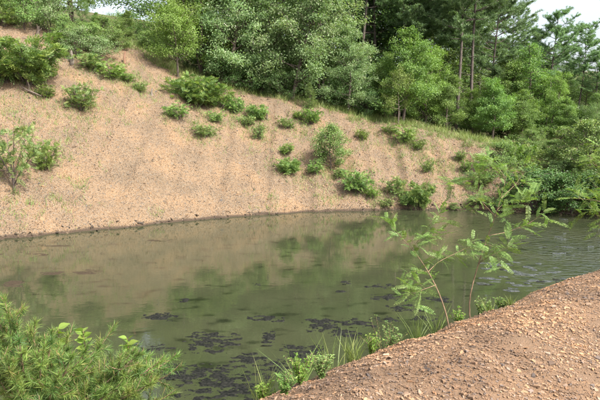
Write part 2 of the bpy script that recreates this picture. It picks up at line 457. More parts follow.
tag(berm, "rounded bank of broken shale in the foreground", None, None, "structure")

# water
mb = MB()
mb.add([(-100, -40, 0), (100, -40, 0), (100, 45, 0), (-100, 45, 0)], [[0, 1, 2, 3]])
water = mb.build("pond_water", M_water)
tag(water, "still murky olive pond water", None, None, "structure")

# ------------------------------------------------------------------ shale chips
def chip_field(mb, P, Nn, size, aniso, tint, tilt, down=None):
    n = len(P)
    Nn = norm(Nn + tilt * rng.normal(size=(n, 3)))
    a = rng.normal(size=(n, 3))
    if down is not None: a = a * 0.6 + down
    A = norm(np.cross(Nn, np.cross(a, Nn))); B = np.cross(Nn, A)
    s = np.asarray(size)[:, None]; w = s * aniso[:, None]; h = s * rng.uniform(0.05, 0.16, (n, 1))
    cs = []
    for sx, sy in ((-1, -1), (1, -1), (1, 1), (-1, 1)):
        j = rng.uniform(0.25, 1.15, (n, 2))
        cs.append(sx * j[:, :1] * s * 0.5 * A + sy * j[:, 1:] * w * 0.5 * B)
    top = [P + c * 0.9 + Nn * h for c in cs]; bot = [P + c - Nn * h * 0.8 for c in cs]
    V = np.stack(bot + top, 1).reshape(-1, 3)
    b = np.arange(n)[:, None] * 8
    for q in ((4, 5, 6, 7), (0, 1, 5, 4), (1, 2, 6, 5), (2, 3, 7, 6), (3, 0, 4, 7)):
        mb.f.append(b + np.array([q]) + mb.n); mb.t.append(tint)
    mb.v.append(V); mb.n += len(V)

def normals(zf, x, y, e=0.06):
    return norm(np.stack([-(zf(x + e, y) - zf(x - e, y)) / (2 * e), -(zf(x, y + e) - zf(x, y - e)) / (2 * e), np.ones_like(x)], -1))

# far slope
N = 78000
cx = rng.uniform(-22, 14.5, N); cd_ = rng.uniform(0.03, 15.5, N)
cy = shore(cx) + cd_ * 1.1
d_, hc_ = far_parts(cx, cy)
keep = (d_ < hc_ / SL * 1.05) & (cy < 42)
cx, cy = cx[keep], cy[keep]
cz = far_z(cx, cy)
size = 0.045 * np.exp(rng.normal(0, 0.55, len(cx)))
mb = MB()
chip_field(mb, np.stack([cx, cy, cz], -1), normals(far_z, cx, cy), np.clip(size, 0.02, 0.30), rng.uniform(0.35, 0.9, len(cx)), np.clip(rng.random(len(cx)) ** 1.25 + 0.3 * (fbm((cx + 0.35 * cy) * 1.1, cy * 0.3, 93) - 0.35), 0, 1), 0.35)
m_n = 2600
wx = rng.uniform(-14, 15, m_n); wy = shore(wx) + rng.normal(-0.02, 0.16, m_n) - 0.1
chip_field(mb, np.stack([wx, wy, np.maximum(far_z(wx, wy), -0.05)], -1), np.tile([0, 0, 1.0], (m_n, 1)), np.clip(0.075 * np.exp(rng.normal(0, 0.55, m_n)), 0.03, 0.3), rng.uniform(0.4, 0.9, m_n), rng.random(m_n) ** 2 * 0.16, 0.4)
o = mb.build("shale_scree", M_slopechip, hill)
tag(o, kind="stuff")

# near bank
N = 260000
s0 = rng.uniform(-1.0, 7.4, N); q0 = rng.uniform(-3.4, 1.0, N)
cx = E0[0] + s0 * T[0] + q0 * NQ[0]; cy = E0[1] + s0 * T[1] + q0 * NQ[1]
keep = (cy > 2.2) & (np.abs(cx / cy) < 0.68)
cx, cy = cx[keep], cy[keep]
pk = fbm(cx * 2.2, cy * 2.2, 95) + 0.25 * rng.random(len(cx)) > 0.5
cx, cy = cx[pk], cy[pk]
cz = near_z(cx, cy)
size = np.clip(0.0092 * np.exp(rng.normal(0, 0.62, len(cx))), 0.004, 0.055)
mb = MB()
dn = np.array([0.75, -0.55, 0.0])
chip_field(mb, np.stack([cx, cy, cz + 0.004], -1), normals(near_z, cx, cy), size, rng.uniform(0.4, 0.95, len(cx)), np.clip(rng.random(len(cx)) * 0.95 + 0.6 * (fbm(cx * 1.3, cy * 1.3, 91) - 0.47), 0, 1), 0.27, dn)
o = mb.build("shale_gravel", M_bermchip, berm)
tag(o, kind="stuff")
# the largest flakes, one by one
flakes = []
for k in range(8):
    m_ = MB(); n = 7
    th = np.sort(rng.uniform(0, 2 * math.pi, n) * 0.35 + np.linspace(0, 2 * math.pi, n, endpoint=False) * 0.9)
    rr = rng.uniform(0.36, 0.58, n)
    ring = np.stack([np.cos(th) * rr, np.sin(th) * rr * rng.uniform(0.5, 0.8), np.zeros(n)], -1)
    up = ring * 0.88 + np.array([0, 0, 0.16]) + np.stack([np.zeros(n), np.zeros(n), rng.uniform(-0.03, 0.03, n)], -1)
    t_ = [0.3, 0.5, 0.66, 0.78, 0.9, 0.96, 0.45, 0.2][k]
    m_.add(np.concatenate([ring - np.array([0, 0, 0.12]), up]), np.array([[j, (j + 1) % n, n + (j + 1) % n, n + j] for j in range(n)]), t_)
    m_.f.append(np.array([[n + j for j in range(n)]]) ); m_.t.append(np.array([t_]))
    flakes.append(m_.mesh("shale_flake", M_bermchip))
cnt = 0
while cnt < 70:
    s0 = rng.uniform(-0.6, 6.0); q0 = rng.uniform(-3.0, 0.5)
    x = E0[0] + s0 * T[0] + q0 * NQ[0]; y = E0[1] + s0 * T[1] + q0 * NQ[1]
    if y < 3.0 or x / y > 0.55 or x / y < -0.1: continue
    o = link("shale_flake", flakes[cnt % 8], berm)
    nn = normals(near_z, np.array([x]), np.array([y]))[0]
    nn = norm(nn + 0.22 * rng.normal(size=3))
    qv = Vector(nn).to_track_quat('Z', 'Y')
    o.rotation_mode = 'QUATERNION'
    from mathutils import Quaternion
    o.rotation_quaternion = qv @ Quaternion((0, 0, 1), rng.uniform(0, 6.28))
    o.location = (x, y, float(near_z(x, y)) + 0.008)
    sc = rng.uniform(0.035, 0.065)
    o.scale = (sc, sc * 0.8, sc * 0.5)
    cnt += 1

# ------------------------------------------------------------------ plants far off
def broad_tree(seed, H, W, base, n_limb, n_leaf, ll, lw, up=0.55, multi=1, spread=0.3, tip=0.8):
    """returns (wood MB, leaf MB); H height, W crown width"""
    g = np.random.default_rng(seed)
    wood, lf = MB(), MB()
    cl = []
    for st in range(multi):
        lean = g.normal(0, 0.10, 2) * (1.0 if multi > 1 else 0.5)
        t = np.linspace(0, 1, 9)
        tr = np.stack([lean[0] * t * H + 0.04 * H * np.sin(t * 5 + g.uniform(0, 6)) * t, lean[1] * t * H + 0.04 * H * np.sin(t * 4 + g.uniform(0, 6)) * t, t * H * 0.93], -1)
        tube(wood, tr, 0.016 * H / multi ** 0.5 * (1 - 0.88 * t) + 0.006, 7)
        for k in range(n_limb // multi):
            u = base + (0.97 - base) * (k + g.random()) / (n_limb // multi)
            p0 = np.array([np.interp(u / 0.97, t, tr[:, c]) for c in range(3)])
            az = k * 2.4 + g.normal(0, 0.4)
            rel = (u - base) / (1 - base)
            prof = (0.45 + 0.55 * math.sin(math.pi * min(1, 0.25 + rel * 0.75))) * (1 - 0.55 * rel ** 2.5)
            ln = W * 0.5 * prof * g.uniform(0.65, 1.15)
            el = up * (0.5 + rel) + g.normal(0, 0.15)
            dv = np.array([math.cos(az) * math.cos(el), math.sin(az) * math.cos(el), math.sin(el)])
            tt = np.linspace(0, 1, 6)[:, None]
            lp = p0 + dv * ln * tt + np.array([0, 0, 0.12 * ln]) * tt ** 2 + g.normal(0, 0.03 * ln, (6, 3)) * tt
            tube(wood, lp, 0.005 * H * (1 - 0.85 * tt[:, 0]) * (1 - 0.5 * rel) + 0.004, 5)
            nb = 6
            for b in range(nb):
                v = 0.28 + 0.72 * (b + g.random()) / nb
                q0 = np.array([np.interp(v, tt[:, 0], lp[:, c]) for c in range(3)])
                bd = norm(dv * 0.6 + g.normal(0, 0.6, 3) * np.array([1, 1, 0.55]) + np.array([0, 0, 0.15]))
                bl = ln * g.uniform(0.18, 0.42) + 0.15
                bp = q0 + bd * bl * np.linspace(0, 1, 4)[:, None]
                tube(wood, bp, np.linspace(0.012, 0.004, 4), 3)
                cl.append((q0 + bd * bl * 0.65, bl))
    C = np.array([c[0] for c in cl]); B = np.array([c[1] for c in cl])
    w = B / B.sum()
    idx = g.choice(len(C), n_leaf, p=w)
    off = g.normal(0, 1, (n_leaf, 3)) * np.array([1, 1, 0.62]) * (spread * (0.5 + B[idx] / B.mean() * 0.5))[:, None]
    P = C[idx] + off
    P[:, 2] = np.maximum(P[:, 2], 0.06 * H * g.random(n_leaf))
    ax = norm(np.stack([np.zeros(n_leaf), np.zeros(n_leaf), P[:, 2]], -1) * 0 + np.stack([P[:, 0], P[:, 1], np.full(n_leaf, 0.2)], -1) * 0.5 + g.normal(0, 1, (n_leaf, 3)))
    ax[:, 2] -= 0.25
    cen = C.mean(0)
    Nn = norm(np.array([0, 0, 0.7]) + 0.7 * norm(P - cen) + g.normal(0, 0.5, (n_leaf, 3)))
    cluster = g.random(len(C))[idx]
    tint = np.clip(0.35 * cluster + 0.65 * g.random(n_leaf), 0, 1)
    sz = g.uniform(0.7, 1.25, n_leaf)
    leaves(lf, P, ax, Nn, ll * sz, lw * sz, tint)
    return wood, lf

def pine_tree(seed, H, base, W, dens=1.0):
    g = np.random.default_rng(seed)
    wood, lf = MB(), MB()
    t = np.linspace(0, 1, 12)
    tr = np.stack([0.016 * H * np.sin(t * 5 + g.uniform(0, 6)), 0.016 * H * np.sin(t * 4 + g.uniform(0, 6)), t * H], -1)
    tr[:, :2] -= tr[0, :2]
    tube(wood, tr, 0.0088 * H * (1 - 0.9 * t) + 0.008, 8)
    TP, TD = [], []
    u = 0.12
    while u < 0.985:
        nl = g.integers(3, 6)
        for k in range(nl):
            az = g.uniform(0, 6.28)
            p0 = np.array([np.interp(u, t, tr[:, c]) for c in range(3)])
            if u < base:
                if g.random() < 0.6:      # dead stub
                    el = g.uniform(-0.2, 0.2); ln = g.uniform(0.25, 0.9)
                    tube(wood, p0 + np.array([math.cos(az), math.sin(az), el]) * ln * np.linspace(0, 1, 3)[:, None], np.linspace(0.016, 0.004, 3), 4)
                continue
            rel = (u - base) / (1 - base)
            ln = W * 0.5 * (0.55 + 0.6 * math.sin(math.pi * min(1.0, 0.15 + rel * 0.8))) * (1 - 0.5 * rel ** 3) * g.uniform(0.45, 1.2)
            el = g.normal(0.12, 0.16) + 0.35 * rel
            dv = np.array([math.cos(az) * math.cos(el), math.sin(az) * math.cos(el), math.sin(el)])
            tt = np.linspace(0, 1, 6)[:, None]
            lp = p0 + dv * ln * tt + np.array([0, 0, 0.16 * ln]) * tt ** 2 + g.normal(0, 0.03 * ln, (6, 3)) * tt
            tube(wood, lp, np.linspace(0.03, 0.008, 6), 5)
            nb = int(19 * dens)
            for b in range(nb):
                v = 0.3 + 0.7 * (b + g.random()) / nb
                q0 = np.array([np.interp(v, tt[:, 0], lp[:, c]) for c in range(3)])
                bd = norm(dv * 0.7 + g.normal(0, 0.7, 3) * np.array([1, 1, 0.25]) + np.array([0, 0, 0.12]))
                bl = g.uniform(0.2, 0.75) * (1.2 - 0.5 * v) * min(1, ln)
                for e in np.linspace(0.25, 1, 4):
                    TP.append(q0 + bd * bl * e); TD.append(bd)
        u += 0.5 / H
    TP = np.array(TP); TD = np.array(TD)
    nn = 13
    P = np.repeat(TP, nn, 0) + g.normal(0, 0.03, (len(TP) * nn, 3))
    D = norm(np.repeat(TD, nn, 0) * 0.5 + g.normal(0, 0.8, (len(TP) * nn, 3)) + np.array([0, 0, 0.35]))
    L = g.uniform(0.11, 0.20, len(P))
    tint = np.clip(np.repeat(g.random(len(TP)), nn) * 0.5 + 0.5 * g.random(len(P)), 0, 1)
    S = norm(np.cross(D, g.normal(size=D.shape)))
    V = np.stack([P - S * 0.014, P + S * 0.014, P + D * L[:, None]], 1).reshape(-1, 3)
    lf.add(V, np.arange(len(V)).reshape(-1, 3), tint)
    return wood, lf

def pinnate(mb, P0, D0, N0, L, npair, lw, ll, tint, g, droop=0.25):
    """compound leaves: P0 (n,3) roots; leaflets in pairs along a drooping rachis"""
    n = len(P0)
    D0 = norm(D0); S0 = norm(np.cross(D0, N0)); N0 = np.cross(S0, D0)
    L = np.broadcast_to(L, (n,))
    k = npair
    for j in range(k + 1):
        t = 0.22 + 0.78 * j / k
        P = P0 + D0 * (L * t)[:, None] - np.array([0, 0, 1.0]) * (droop * L * t * t)[:, None]
        Dt = norm(D0 - np.array([0, 0, 1.0]) * 2 * droop * t)
        prof = 0.75 + 0.25 * math.sin(math.pi * t)
        if j == k:
            leaves(mb, P, Dt, N0, ll * prof, lw * prof, tint, 0.1); break
        for sg in (-1, 1):
            d = norm(S0 * sg + Dt * 0.35 + 0.12 * g.normal(size=(n, 3)))
            leaves(mb, P, d, N0 + 0.2 * g.normal(size=(n, 3)), ll * prof, lw * prof, np.clip(tint + g.normal(0, 0.12, n), 0, 1), 0.08)

def locust_shrub(seed, H, W, nstem, nleaf, tree=False, leafL=0.26):
    """multi-stemmed shrub with feathery compound leaves"""
    g = np.random.default_rng(seed)
    wood, lf = MB(), MB()
    RP, RD = [], []
    for s in range(nstem):
        az = s * 2.4 + g.normal(0, 0.3)
        r = W * 0.5 * (g.uniform(0.4, 0.95) if tree else g.uniform(0.15, 0.8))
        h = H * (g.uniform(0.8, 1.05) if tree else g.uniform(0.5, 1.0)) * (1 - 0.35 * (r / (W * 0.5)) ** 2)
        tt = np.linspace(0, 1, 7)
        b0 = np.array([math.cos(az), math.sin(az), 0]) * 0.03 * W
        sp = np.stack([math.cos(az) * r * tt ** 1.3, math.sin(az) * r * tt ** 1.3, h * tt], -1) + b0 + g.normal(0, 0.02 * H, (7, 3)) * tt[:, None]
        if tree:
            f_ = np.clip((tt - 0.17) / 0.83, 0, 1) ** 1.1
            sp = np.stack([math.cos(az) * r * f_ + 0.1 * f_ * g.normal(0, 1, 7) * 0.5, math.sin(az) * r * f_, h * tt], -1)
        tube(wood, sp, (0.011 * H * (1.1 if tree else 0.9)) * (1 - 0.85 * tt) + 0.004, 5)
        for k in range(7):
            v = (0.35 if tree else 0.12) + (0.95 - (0.35 if tree else 0.12)) * (k + g.random()) / 7
            q0 = np.array([np.interp(v, tt, sp[:, c]) for c in range(3)])
            a2 = az + g.normal(0, 1.3)
            ln = W * 0.30 * g.uniform(0.5, 1.1) * (1.15 - 0.5 * v)
            el = g.uniform(0.05, 0.8)
            dv = np.array([math.cos(a2) * math.cos(el), math.sin(a2) * math.cos(el), math.sin(el)])
            bp = q0 + dv * ln * np.linspace(0, 1, 4)[:, None] - np.array([0, 0, 0.1 * ln]) * (np.linspace(0, 1, 4) ** 2)[:, None]
            tube(wood, bp, np.linspace(0.007, 0.003, 4) * max(1, H * 0.6), 4)
            for e in np.linspace(0.3, 1, 6):
                RP.append(q0 + dv * ln * e - np.array([0, 0, 0.1 * ln * e * e])); RD.append(dv)
    RP, RD = np.array(RP), np.array(RD)
    idx = g.integers(0, len(RP), nleaf)
    P = RP[idx] + g.normal(0, 0.03 * H, (nleaf, 3)) * np.array([1, 1, 0.6])
    P[:, 2] = np.maximum(P[:, 2], 0.05)
    D = norm(RD[idx] * 0.4 + g.normal(0, 0.7, (nleaf, 3)) + np.array([0, 0, 0.55]))
    Nn = norm(np.array([0.2, -0.35, 0.8]) + g.normal(0, 0.45, (nleaf, 3)))
    pinnate(lf, P, D, Nn, g.uniform(0.7, 1.2, nleaf) * leafL, 6, 0.036, 0.075, g.random(nleaf), g)
    return wood, lf

PROTO = {}
def proto(key, fn, woodmat, leafmat):
    w, l = fn
    PROTO[key] = (w.mesh(key + "_wood", woodmat, True), l.mesh(key + "_leaves", leafmat))

# name: wood + leaf meshes at unit (real) size, scaled when placed
for i in range(3):
    proto("silver%d" % i, broad_tree(100 + i, 9.0, 5.6, 0.10, 38, 22000, 0.14, 0.075, 0.5, 2 if i else 1, 0.24), M_bark, M_silver)
    proto("green%d" % i, broad_tree(200 + i, 8.0, 4.6, 0.12, 34, 19000, 0.15, 0.085, 0.4, 1, 0.24), M_bark, M_green)
    proto("pine%d" % i, pine_tree(300 + i, 12.0, [0.42, 0.34, 0.5][i], 5.0), M_pinebark, M_pine)
for i in range(2):
    proto("olive%d" % i, broad_tree(400 + i, 8.0, 4.8, 0.10, 34, 20000, 0.135, 0.068, 0.5, 2, 0.24), M_bark, M_olive)
    proto("dark%d" % i, broad_tree(500 + i, 10.0, 6.0, 0.06, 36, 24000, 0.125, 0.072, 0.5, 1, 0.28), M_bark, M_dark)
    proto("bush%d" % i, broad_tree(600 + i, 2.2, 2.8, 0.02, 30, 7000, 0.085, 0.045, 0.6, 3, 0.11), M_bark, M_locdark)
    proto("lush%d" % i, broad_tree(620 + i, 2.2, 3.0, 0.02, 30, 7000, 0.10, 0.055, 0.5, 3, 0.12), M_bark, M_lush)
    proto("palebush%d" % i, broad_tree(640 + i, 2.0, 2.4, 0.02, 28, 5000, 0.085, 0.045, 0.6, 3, 0.12), M_bark, M_silver)
for i in range(4):
    proto("locust%d" % i, locust_shrub(700 + i, 1.6, 1.9, 11, 400), M_bark, [M_locust, M_olive, M_green, M_locust][i])
    proto("shrub%d" % i, locust_shrub(720 + i, 1.6, 2.2, 14, [1350, 700, 1350, 700][i]), M_bark, [M_locdark, M_green][i % 2])
for i in range(2):
    proto("loctree%d" % i, locust_shrub(740 + i, 4.2, 3.6, 8, 1900, True, 0.34), M_bark, M_olive)
    proto("smalltree%d" % i, locust_shrub(760 + i, 2.6, 2.4, 5, 420, True, 0.26), M_bark, M_locust)
proto("slim0", broad_tree(820, 4.6, 4.0, 0.27, 30, 11000, 0.11, 0.06, 0.45, 1, 0.20), M_bark, M_olive)
proto("slim1", broad_tree(821, 4.6, 3.4, 0.3, 22, 6000, 0.11, 0.06, 0.45, 1, 0.2), M_bark, M_olive)
proto("round0", broad_tree(822, 2.4, 2.1, 0.14, 30, 8500, 0.08, 0.04, 0.6, 1, 0.12), M_bark, M_locdark)
proto("spruce0", broad_tree(800, 7.0, 3.0, 0.04, 60, 14000, 0.12, 0.05, 0.05, 1, 0.16), M_bark, M_green)
PH = dict(silver=9.0, green=8.0, pine=12.0, olive=8.0, dark=10.0, bush=2.2, lush=2.2, palebush=2.0, locust=1.6, shrub=1.6, loctree=4.2, smalltree=2.6, spruce=7.0, slim=4.6, round=2.4)

def put(kind, var, name, label, cat, loc, h, group=None, wide=1.0, rz=None, crown="crown"):
    kk = kind + str(var)
    sc = h / PH[kind]
    t = thing(name, label, cat, loc, rnd.uniform(0, 6.28) if rz is None else rz, (sc * wide, sc * wide, sc), group)
    w, l = PROTO[kk]
    link("trunk" if cat == "tree" else "stems", w, t)
    link(crown if cat == "tree" else "foliage", l, t)
    return t

def tree(kind, var, px, y, h, name, label, group=None, wide=1.0, top=None):
    """px: photograph column of the trunk, y: distance; top: photograph row of the top"""
    p = at(px, 150, y); x = p[0]
    z = float(height(x, y)) - 0.05
    if top is not None: h = at(px, top, y)[2] - z
    return put(kind, var, name, label, "tree", (x, y, z), h, group, wide)

SIL = "silver-leaved trees along the top of the slope"
PIN = "tall pines behind the slope"
tree('silver', 0, 232, 37.5, 9.0, "silver_leaved_tree", "silver-leaved tree just right of the slim-trunked light green tree", SIL, 0.95)
tree('silver', 1, 262, 38.5, 10.5, "silver_leaved_tree", "tallest silver-leaved tree, second from the left of its row", SIL, 0.9)
tree('silver', 2, 292, 37.0, 9.5, "silver_leaved_tree", "silver-leaved tree in the middle of its row, above the slim conifer sapling", SIL, 0.95)
tree('silver', 1, 322, 38.2, 9.6, "silver_leaved_tree", "silver-leaved tree left of the pale rounded one at the row's end", SIL, 0.9)
tree('silver', 0, 348, 36.6, 7.0, "silver_leaved_tree", "pale rounded silver-leaved tree at the right end of its row", SIL, 0.95, top=22)
tree('olive', 0, 203, 39.0, 7.5, "light_green_tree", "light green tree behind the slim-trunked tree, left of the silver-leaved row", None)
tree('olive', 1, 170, 40.0, 5.5, "light_green_tree", "light green tree at the right of the gap of sky, upper left", None, 0.8, top=4)
tree('dark', 0, 88, 42.0, 5.0, "dark_tree", "dark green tree left of the small gap of sky at the top edge", None, 0.8, top=-6)
tree('dark', 1, 45, 41.0, 5.0, "dark_tree", "dark green tree at the top edge above the bushy shrubs, upper left", None, top=-40)
tree('green', 0, 5, 40.0, 5.0, "green_tree", "green tree in the upper left corner of the picture", None, top=-40)
tree('green', 1, 130, 44.0, 3.0, "green_tree", "low green tree under the small gap of sky at the top edge", None, top=10)
tree('green', 2, 402, 36.0, 5.5, "green_tree", "light green spreading tree at the crest left of the tall pine trunks", None, 1.05, top=26)
tree('olive', 0, 425, 38.5, 5.5, "light_green_tree", "light green tree directly left of the tall pine trunks", None, 0.9, top=44)
tree('green', 1, 492, 38.0, 4.5, "green_tree", "broad green tree in front of the tall pines, right of their bare trunks", None, 1.1, top=76)
tree('green', 0, 522, 39.0, 4.5, "green_tree", "mid green leafy tree below the two pines that stand against the sky", None, 1.1, top=88)
tree('spruce', 0, 527, 41.5, 6.5, "spire_tree", "slender cone-shaped green tree left of the pines against the sky", None, 1.1, top=40)
tree('green', 2, 560, 39.0, 4.5, "green_tree", "green tree at the foot of the rightmost pines", None, 1.2, top=98)
tree('dark', 0, 592, 38.0, 4.0, "dark_tree", "dark green tree at the right edge behind the bright bush", None, 1.2, top=92)
tree('green', 0, 446, 38.2, 4.5, "green_tree", "green tree filling the space directly left of the close pair of pine trunks", None, 1.0, top=74)
tree('olive', 1, 472, 39.2, 4.5, "light_green_tree", "light green tree at the foot of the close pair of pine trunks", None, 0.9, top=88)
tree('green', 1, 508, 41.5, 4.5, "green_tree", "taller green tree just left of the spire-shaped tree", None, 0.9, top=62)
tree('olive', 0, 545, 41.0, 4.5, "light_green_tree", "light green tree right of the spire-shaped tree", None, 0.9, top=72)
tree('green', 2, 384, 38.5, 6.0, "green_tree", "green tree between the pale rounded silver tree and the spreading crest tree", None, 0.8, top=52)
# pines
tree('pine', 0, 455, 40.5, 14.0, "pine_tree", "tall bare-trunked pine, left one of the close pair of trunks", PIN)
tree('pine', 2, 470, 41.5, 14.5, "pine_tree", "tall bare-trunked pine, right one of the close pair of trunks", PIN)
tree('pine', 1, 490, 45.0, 12.0, "pine_tree", "tall pine just right of the close pair of bare trunks", PIN)
tree('pine', 0, 420, 46.0, 15.0, "pine_tree", "tall pine left of the close pair of bare trunks, behind the light green trees", PIN)
tree('pine', 1, 378, 45.0, 15.0, "pine_tree", "tall dark pine directly right of the silver-leaved row", PIN)
tree('pine', 2, 512, 50.0, 13.0, "pine_tree", "dark pine whose top meets the left edge of the white sky", PIN, 1.1, top=6)
tree('pine', 0, 535, 50.0, 12.0, "pine_tree", "shorter dark pine between the white sky edge and the two skyline pines", PIN, 1.1, top=32)
tree('pine', 1, 550, 46.0, 11.0, "pine_tree", "pine standing against the white sky, left one of the skyline pair", PIN, 1.0, top=12)
tree('pine', 2, 575, 47.0, 11.0, "pine_tree", "pine standing against the white sky, right one of the skyline pair", PIN, 1.05, top=24)
tree('pine', 1, 603, 49.0, 9.0, "pine_tree", "pine at the right edge below the white sky", PIN, 1.1, top=52)
tree('pine', 2, 358, 43.0, 14.0, "pine_tree", "tall pine rising behind the pale rounded silver tree", PIN, 1.1)
tree('pine', 1, 398, 42.5, 13.5, "pine_tree", "tall pine rising behind the light green spreading crest tree", PIN, 1.1)
tree('pine', 0, 440, 43.5, 13.0, "pine_tree", "tall pine just left of the close pair of bare trunks", PIN, 1.1)
tree('pine', 0, 563, 50.0, 11.0, "pine_tree", "lower pine in the gap between the skyline pair", PIN, 1.2, top=46)
tree('pine', 2, 590, 46.0, 9.0, "pine_tree", "lower pine directly right of the skyline pair", PIN, 1.2, top=56)
tree('pine', 0, 618, 47.0, 9.0, "pine_tree", "pine half cut off by the right edge", PIN, 1.2, top=64)
# the wood behind
WOOD = "trees deep in the wood behind the slope"
wl = "dark tree deep in the wood, glimpsed behind the front trees"
for k, px in enumerate(range(-30, 480, 27)):
    if 80 < px < 185: continue
    tree('dark', k % 2, px + rnd.uniform(-6, 6), rnd.uniform(46, 60), rnd.uniform(12.5, 15.5), "forest_tree", wl, WOOD, 1.25)
for k, px in enumerate(range(345, 478, 22)):
    tree('pine', k % 3, px + rnd.uniform(-6, 6), rnd.uniform(52, 62), rnd.uniform(15, 18), "forest_pine", "tall pine deep in the wood behind the front pines", WOOD, 1.1)
for k, px in enumerate(range(500, 680, 20)):
    tree('dark', k % 2, px + rnd.uniform(-6, 6), rnd.uniform(46, 56), 7, "forest_tree", wl, WOOD, 1.2, top=np.interp(px, [500, 540, 600, 700], [50, 62, 84, 86]))
for k, px in enumerate(range(470, 720, 24)):
    tree('dark', k % 2, px, 60 + 4 * (k % 3), 7, "forest_tree", "distant dark tree closing the view behind the right-hand pines", WOOD, 1.7, top=np.interp(px, [470, 510, 540, 600, 720], [30, 44, 58, 78, 80]))
for k, px in enumerate((572, 594, 616, 640)):
    tree('dark', k % 2, px, 51 + k, 7, "forest_tree", wl, WOOD, 1.5, top=80)
for k, px in enumerate((-60, -20, 20, 60, 100)):
    tree('green', k % 3, px, 47 + k, 6, "forest_tree", "mid green tree behind the shrubs of the upper left hilltop", "trees on the upper left hilltop", 1.1, top=-50 if px < 50 else 12)

# ---- shrubs on and around the slope: base pixel, height in pixels, width factor
SPOTS = []
def shrub(kind, var, px, py, hpx, wide, name, label, cat="shrub", sink=0.05, group=None):
    p = ground_hit(px, py)
    dist = p[1] * 1.01
    h = hpx * 0.95 * dist / F; SPOTS.append((p[0], p[1], h)) if py > 60 and px < 500 else None; wide = wide * (1.08 if cat == 'shrub' else 1.0)
    return put(kind, var, name, label, cat, (p[0], p[1], p[2] - sink * h), h, group, wide)

shrub('shrub', 0, 28, 84, 52, 1.15, "leafy_shrub", "big dense rounded green shrub high on the slope at the left edge")
shrub('shrub', 1, 6, 82, 36, 0.9, "leafy_shrub", "green shrub cut by the left edge beside the big rounded shrub")
shrub('locust', 0, 82, 110, 33, 1.0, "feathery_shrub", "loose light green shrub below and right of the big rounded shrub")
shrub('smalltree', 0, 14, 190, 90, 0.8, "locust_sapling", "small open tree with dark forked trunk low on the slope at left edge", "tree")
shrub('locust', 1, 46, 170, 36, 0.75, "feathery_shrub", "feathery green shrub directly right of the small forked tree")
shrub('shrub', 2, 198, 106, 36, 1.15, "leafy_shrub", "big dark-green bushy shrub below the slim trunk of the crest tree")
shrub('locust', 2, 178, 119, 20, 1.3, "feathery_shrub", "low bright shrub under the lower left side of the dark bushy shrub")
shrub('locust', 3, 205, 137, 17, 1.3, "feathery_shrub", "low spreading shrub, lowest of the group under the dark bushy shrub")
shrub('shrub', 3, 235, 113, 20, 0.95, "leafy_shrub", "small round dark shrub right of the big bushy shrub")
shrub('shrub', 0, 257, 120, 18, 1.0, "leafy_shrub", "small dark shrub beside a thin dead stub, left of the conifer sapling")
shrub('locust', 0, 260, 140, 20, 0.7, "feathery_shrub", "small pale shrub right below the one beside the dead stub")
shrub('spruce', 0, 310, 108, 28, 0.95, "conifer_sapling", "little cone-shaped sapling on the crest below the silver-leaved row", "tree")
shrub('locust', 3, 287, 128, 14, 1.2, "feathery_shrub", "small low shrub just below the little cone-shaped sapling")
shrub('shrub', 1, 312, 124, 20, 0.8, "leafy_shrub", "narrow green shrub on the slope under the cone-shaped sapling")
shrub('round', 0, 331, 170, 46, 0.95, "locust_sapling", "small round-headed tree in the middle of the slope", "tree")
shrub('locust', 1, 287, 154, 13, 1.3, "feathery_shrub", "small bright tuft-like shrub upper left of the mid-slope tree")
shrub('shrub', 2, 290, 174, 19, 1.0, "leafy_shrub", "dark little shrub, leftmost of the two left of the mid-slope tree")
shrub('locust', 2, 316, 174, 17, 1.0, "feathery_shrub", "small shrub touching the foot of the mid-slope tree")
shrub('shrub', 3, 357, 193, 27, 0.9, "leafy_shrub", "dense bright shrub just above the waterline right of the mid-slope tree")
shrub('locust', 3, 385, 208, 13, 1.2, "feathery_shrub", "low shrub at the waterline between two bigger shrubs")
shrub('shrub', 0, 420, 209, 31, 0.75, "leafy_shrub", "upright dark green shrub at the waterline below the bare scree")
shrub('locust', 0, 396, 196, 24, 1.0, "feathery_shrub", "light shrub up and left of the upright waterline shrub")
shrub('bush', 0, 454, 211, 8, 1.3, "low_bush", "very low dark bush on the water's edge right of the upright shrub")
shrub('slim', 0, 178, 77, 74, 0.95, "slim_trunked_tree", "light green tree with a slim dark trunk standing on the bare crest", "tree")
shrub('slim', 1, 398, 124, 60, 0.7, "slim_sapling", "slim thin-trunked sapling on the crest in front of the pines", "tree")
shrub('locust', 1, 405, 142, 20, 1.2, "feathery_shrub", "shrub at the crest just under the slim thin-trunked sapling")
shrub('locust', 2, 418, 150, 14, 1.0, "feathery_shrub", "small shrub on the scree right of and below the slim sapling")
shrub('locust', 3, 428, 172, 16, 0.8, "feathery_shrub", "thin pale shrub halfway down the scree above the upright waterline shrub")
shrub('locust', 0, 461, 160, 12, 1.1, "feathery_shrub", "small shrub high on the bare scree left of the vegetated end")
shrub('locust', 2, 465, 172, 16, 0.7, "feathery_shrub", "small upright shrub lower on the bare scree left of the vegetated end")
shrub('locust', 1, 362, 140, 13, 1.1, "feathery_shrub", "small pale shrub above and right of the mid-slope tree")
shrub('bush', 0, 500, 176, 34, 0.9, "green_bush", "mid green bush at the right end of the bare scree")
shrub('shrub', 1, 516, 164, 30, 0.9, "leafy_shrub", "bright green shrub uphill at the right end of the bare scree")
shrub('lush', 0, 533, 212, 44, 1.25, "dark_bush", "big dark glossy bush overhanging the water at the far right shore")
shrub('lush', 1, 572, 213, 40, 1.2, "dark_bush", "dark bush at the far shore nearest the right edge")
shrub('lush', 0, 612, 216, 46, 1.2, "dark_bush", "dark bush on the far shore cut by the right edge")
shrub('bush', 1, 508, 208, 22, 0.9, "green_bush", "mid green bush at the waterline left of the big overhanging bush")
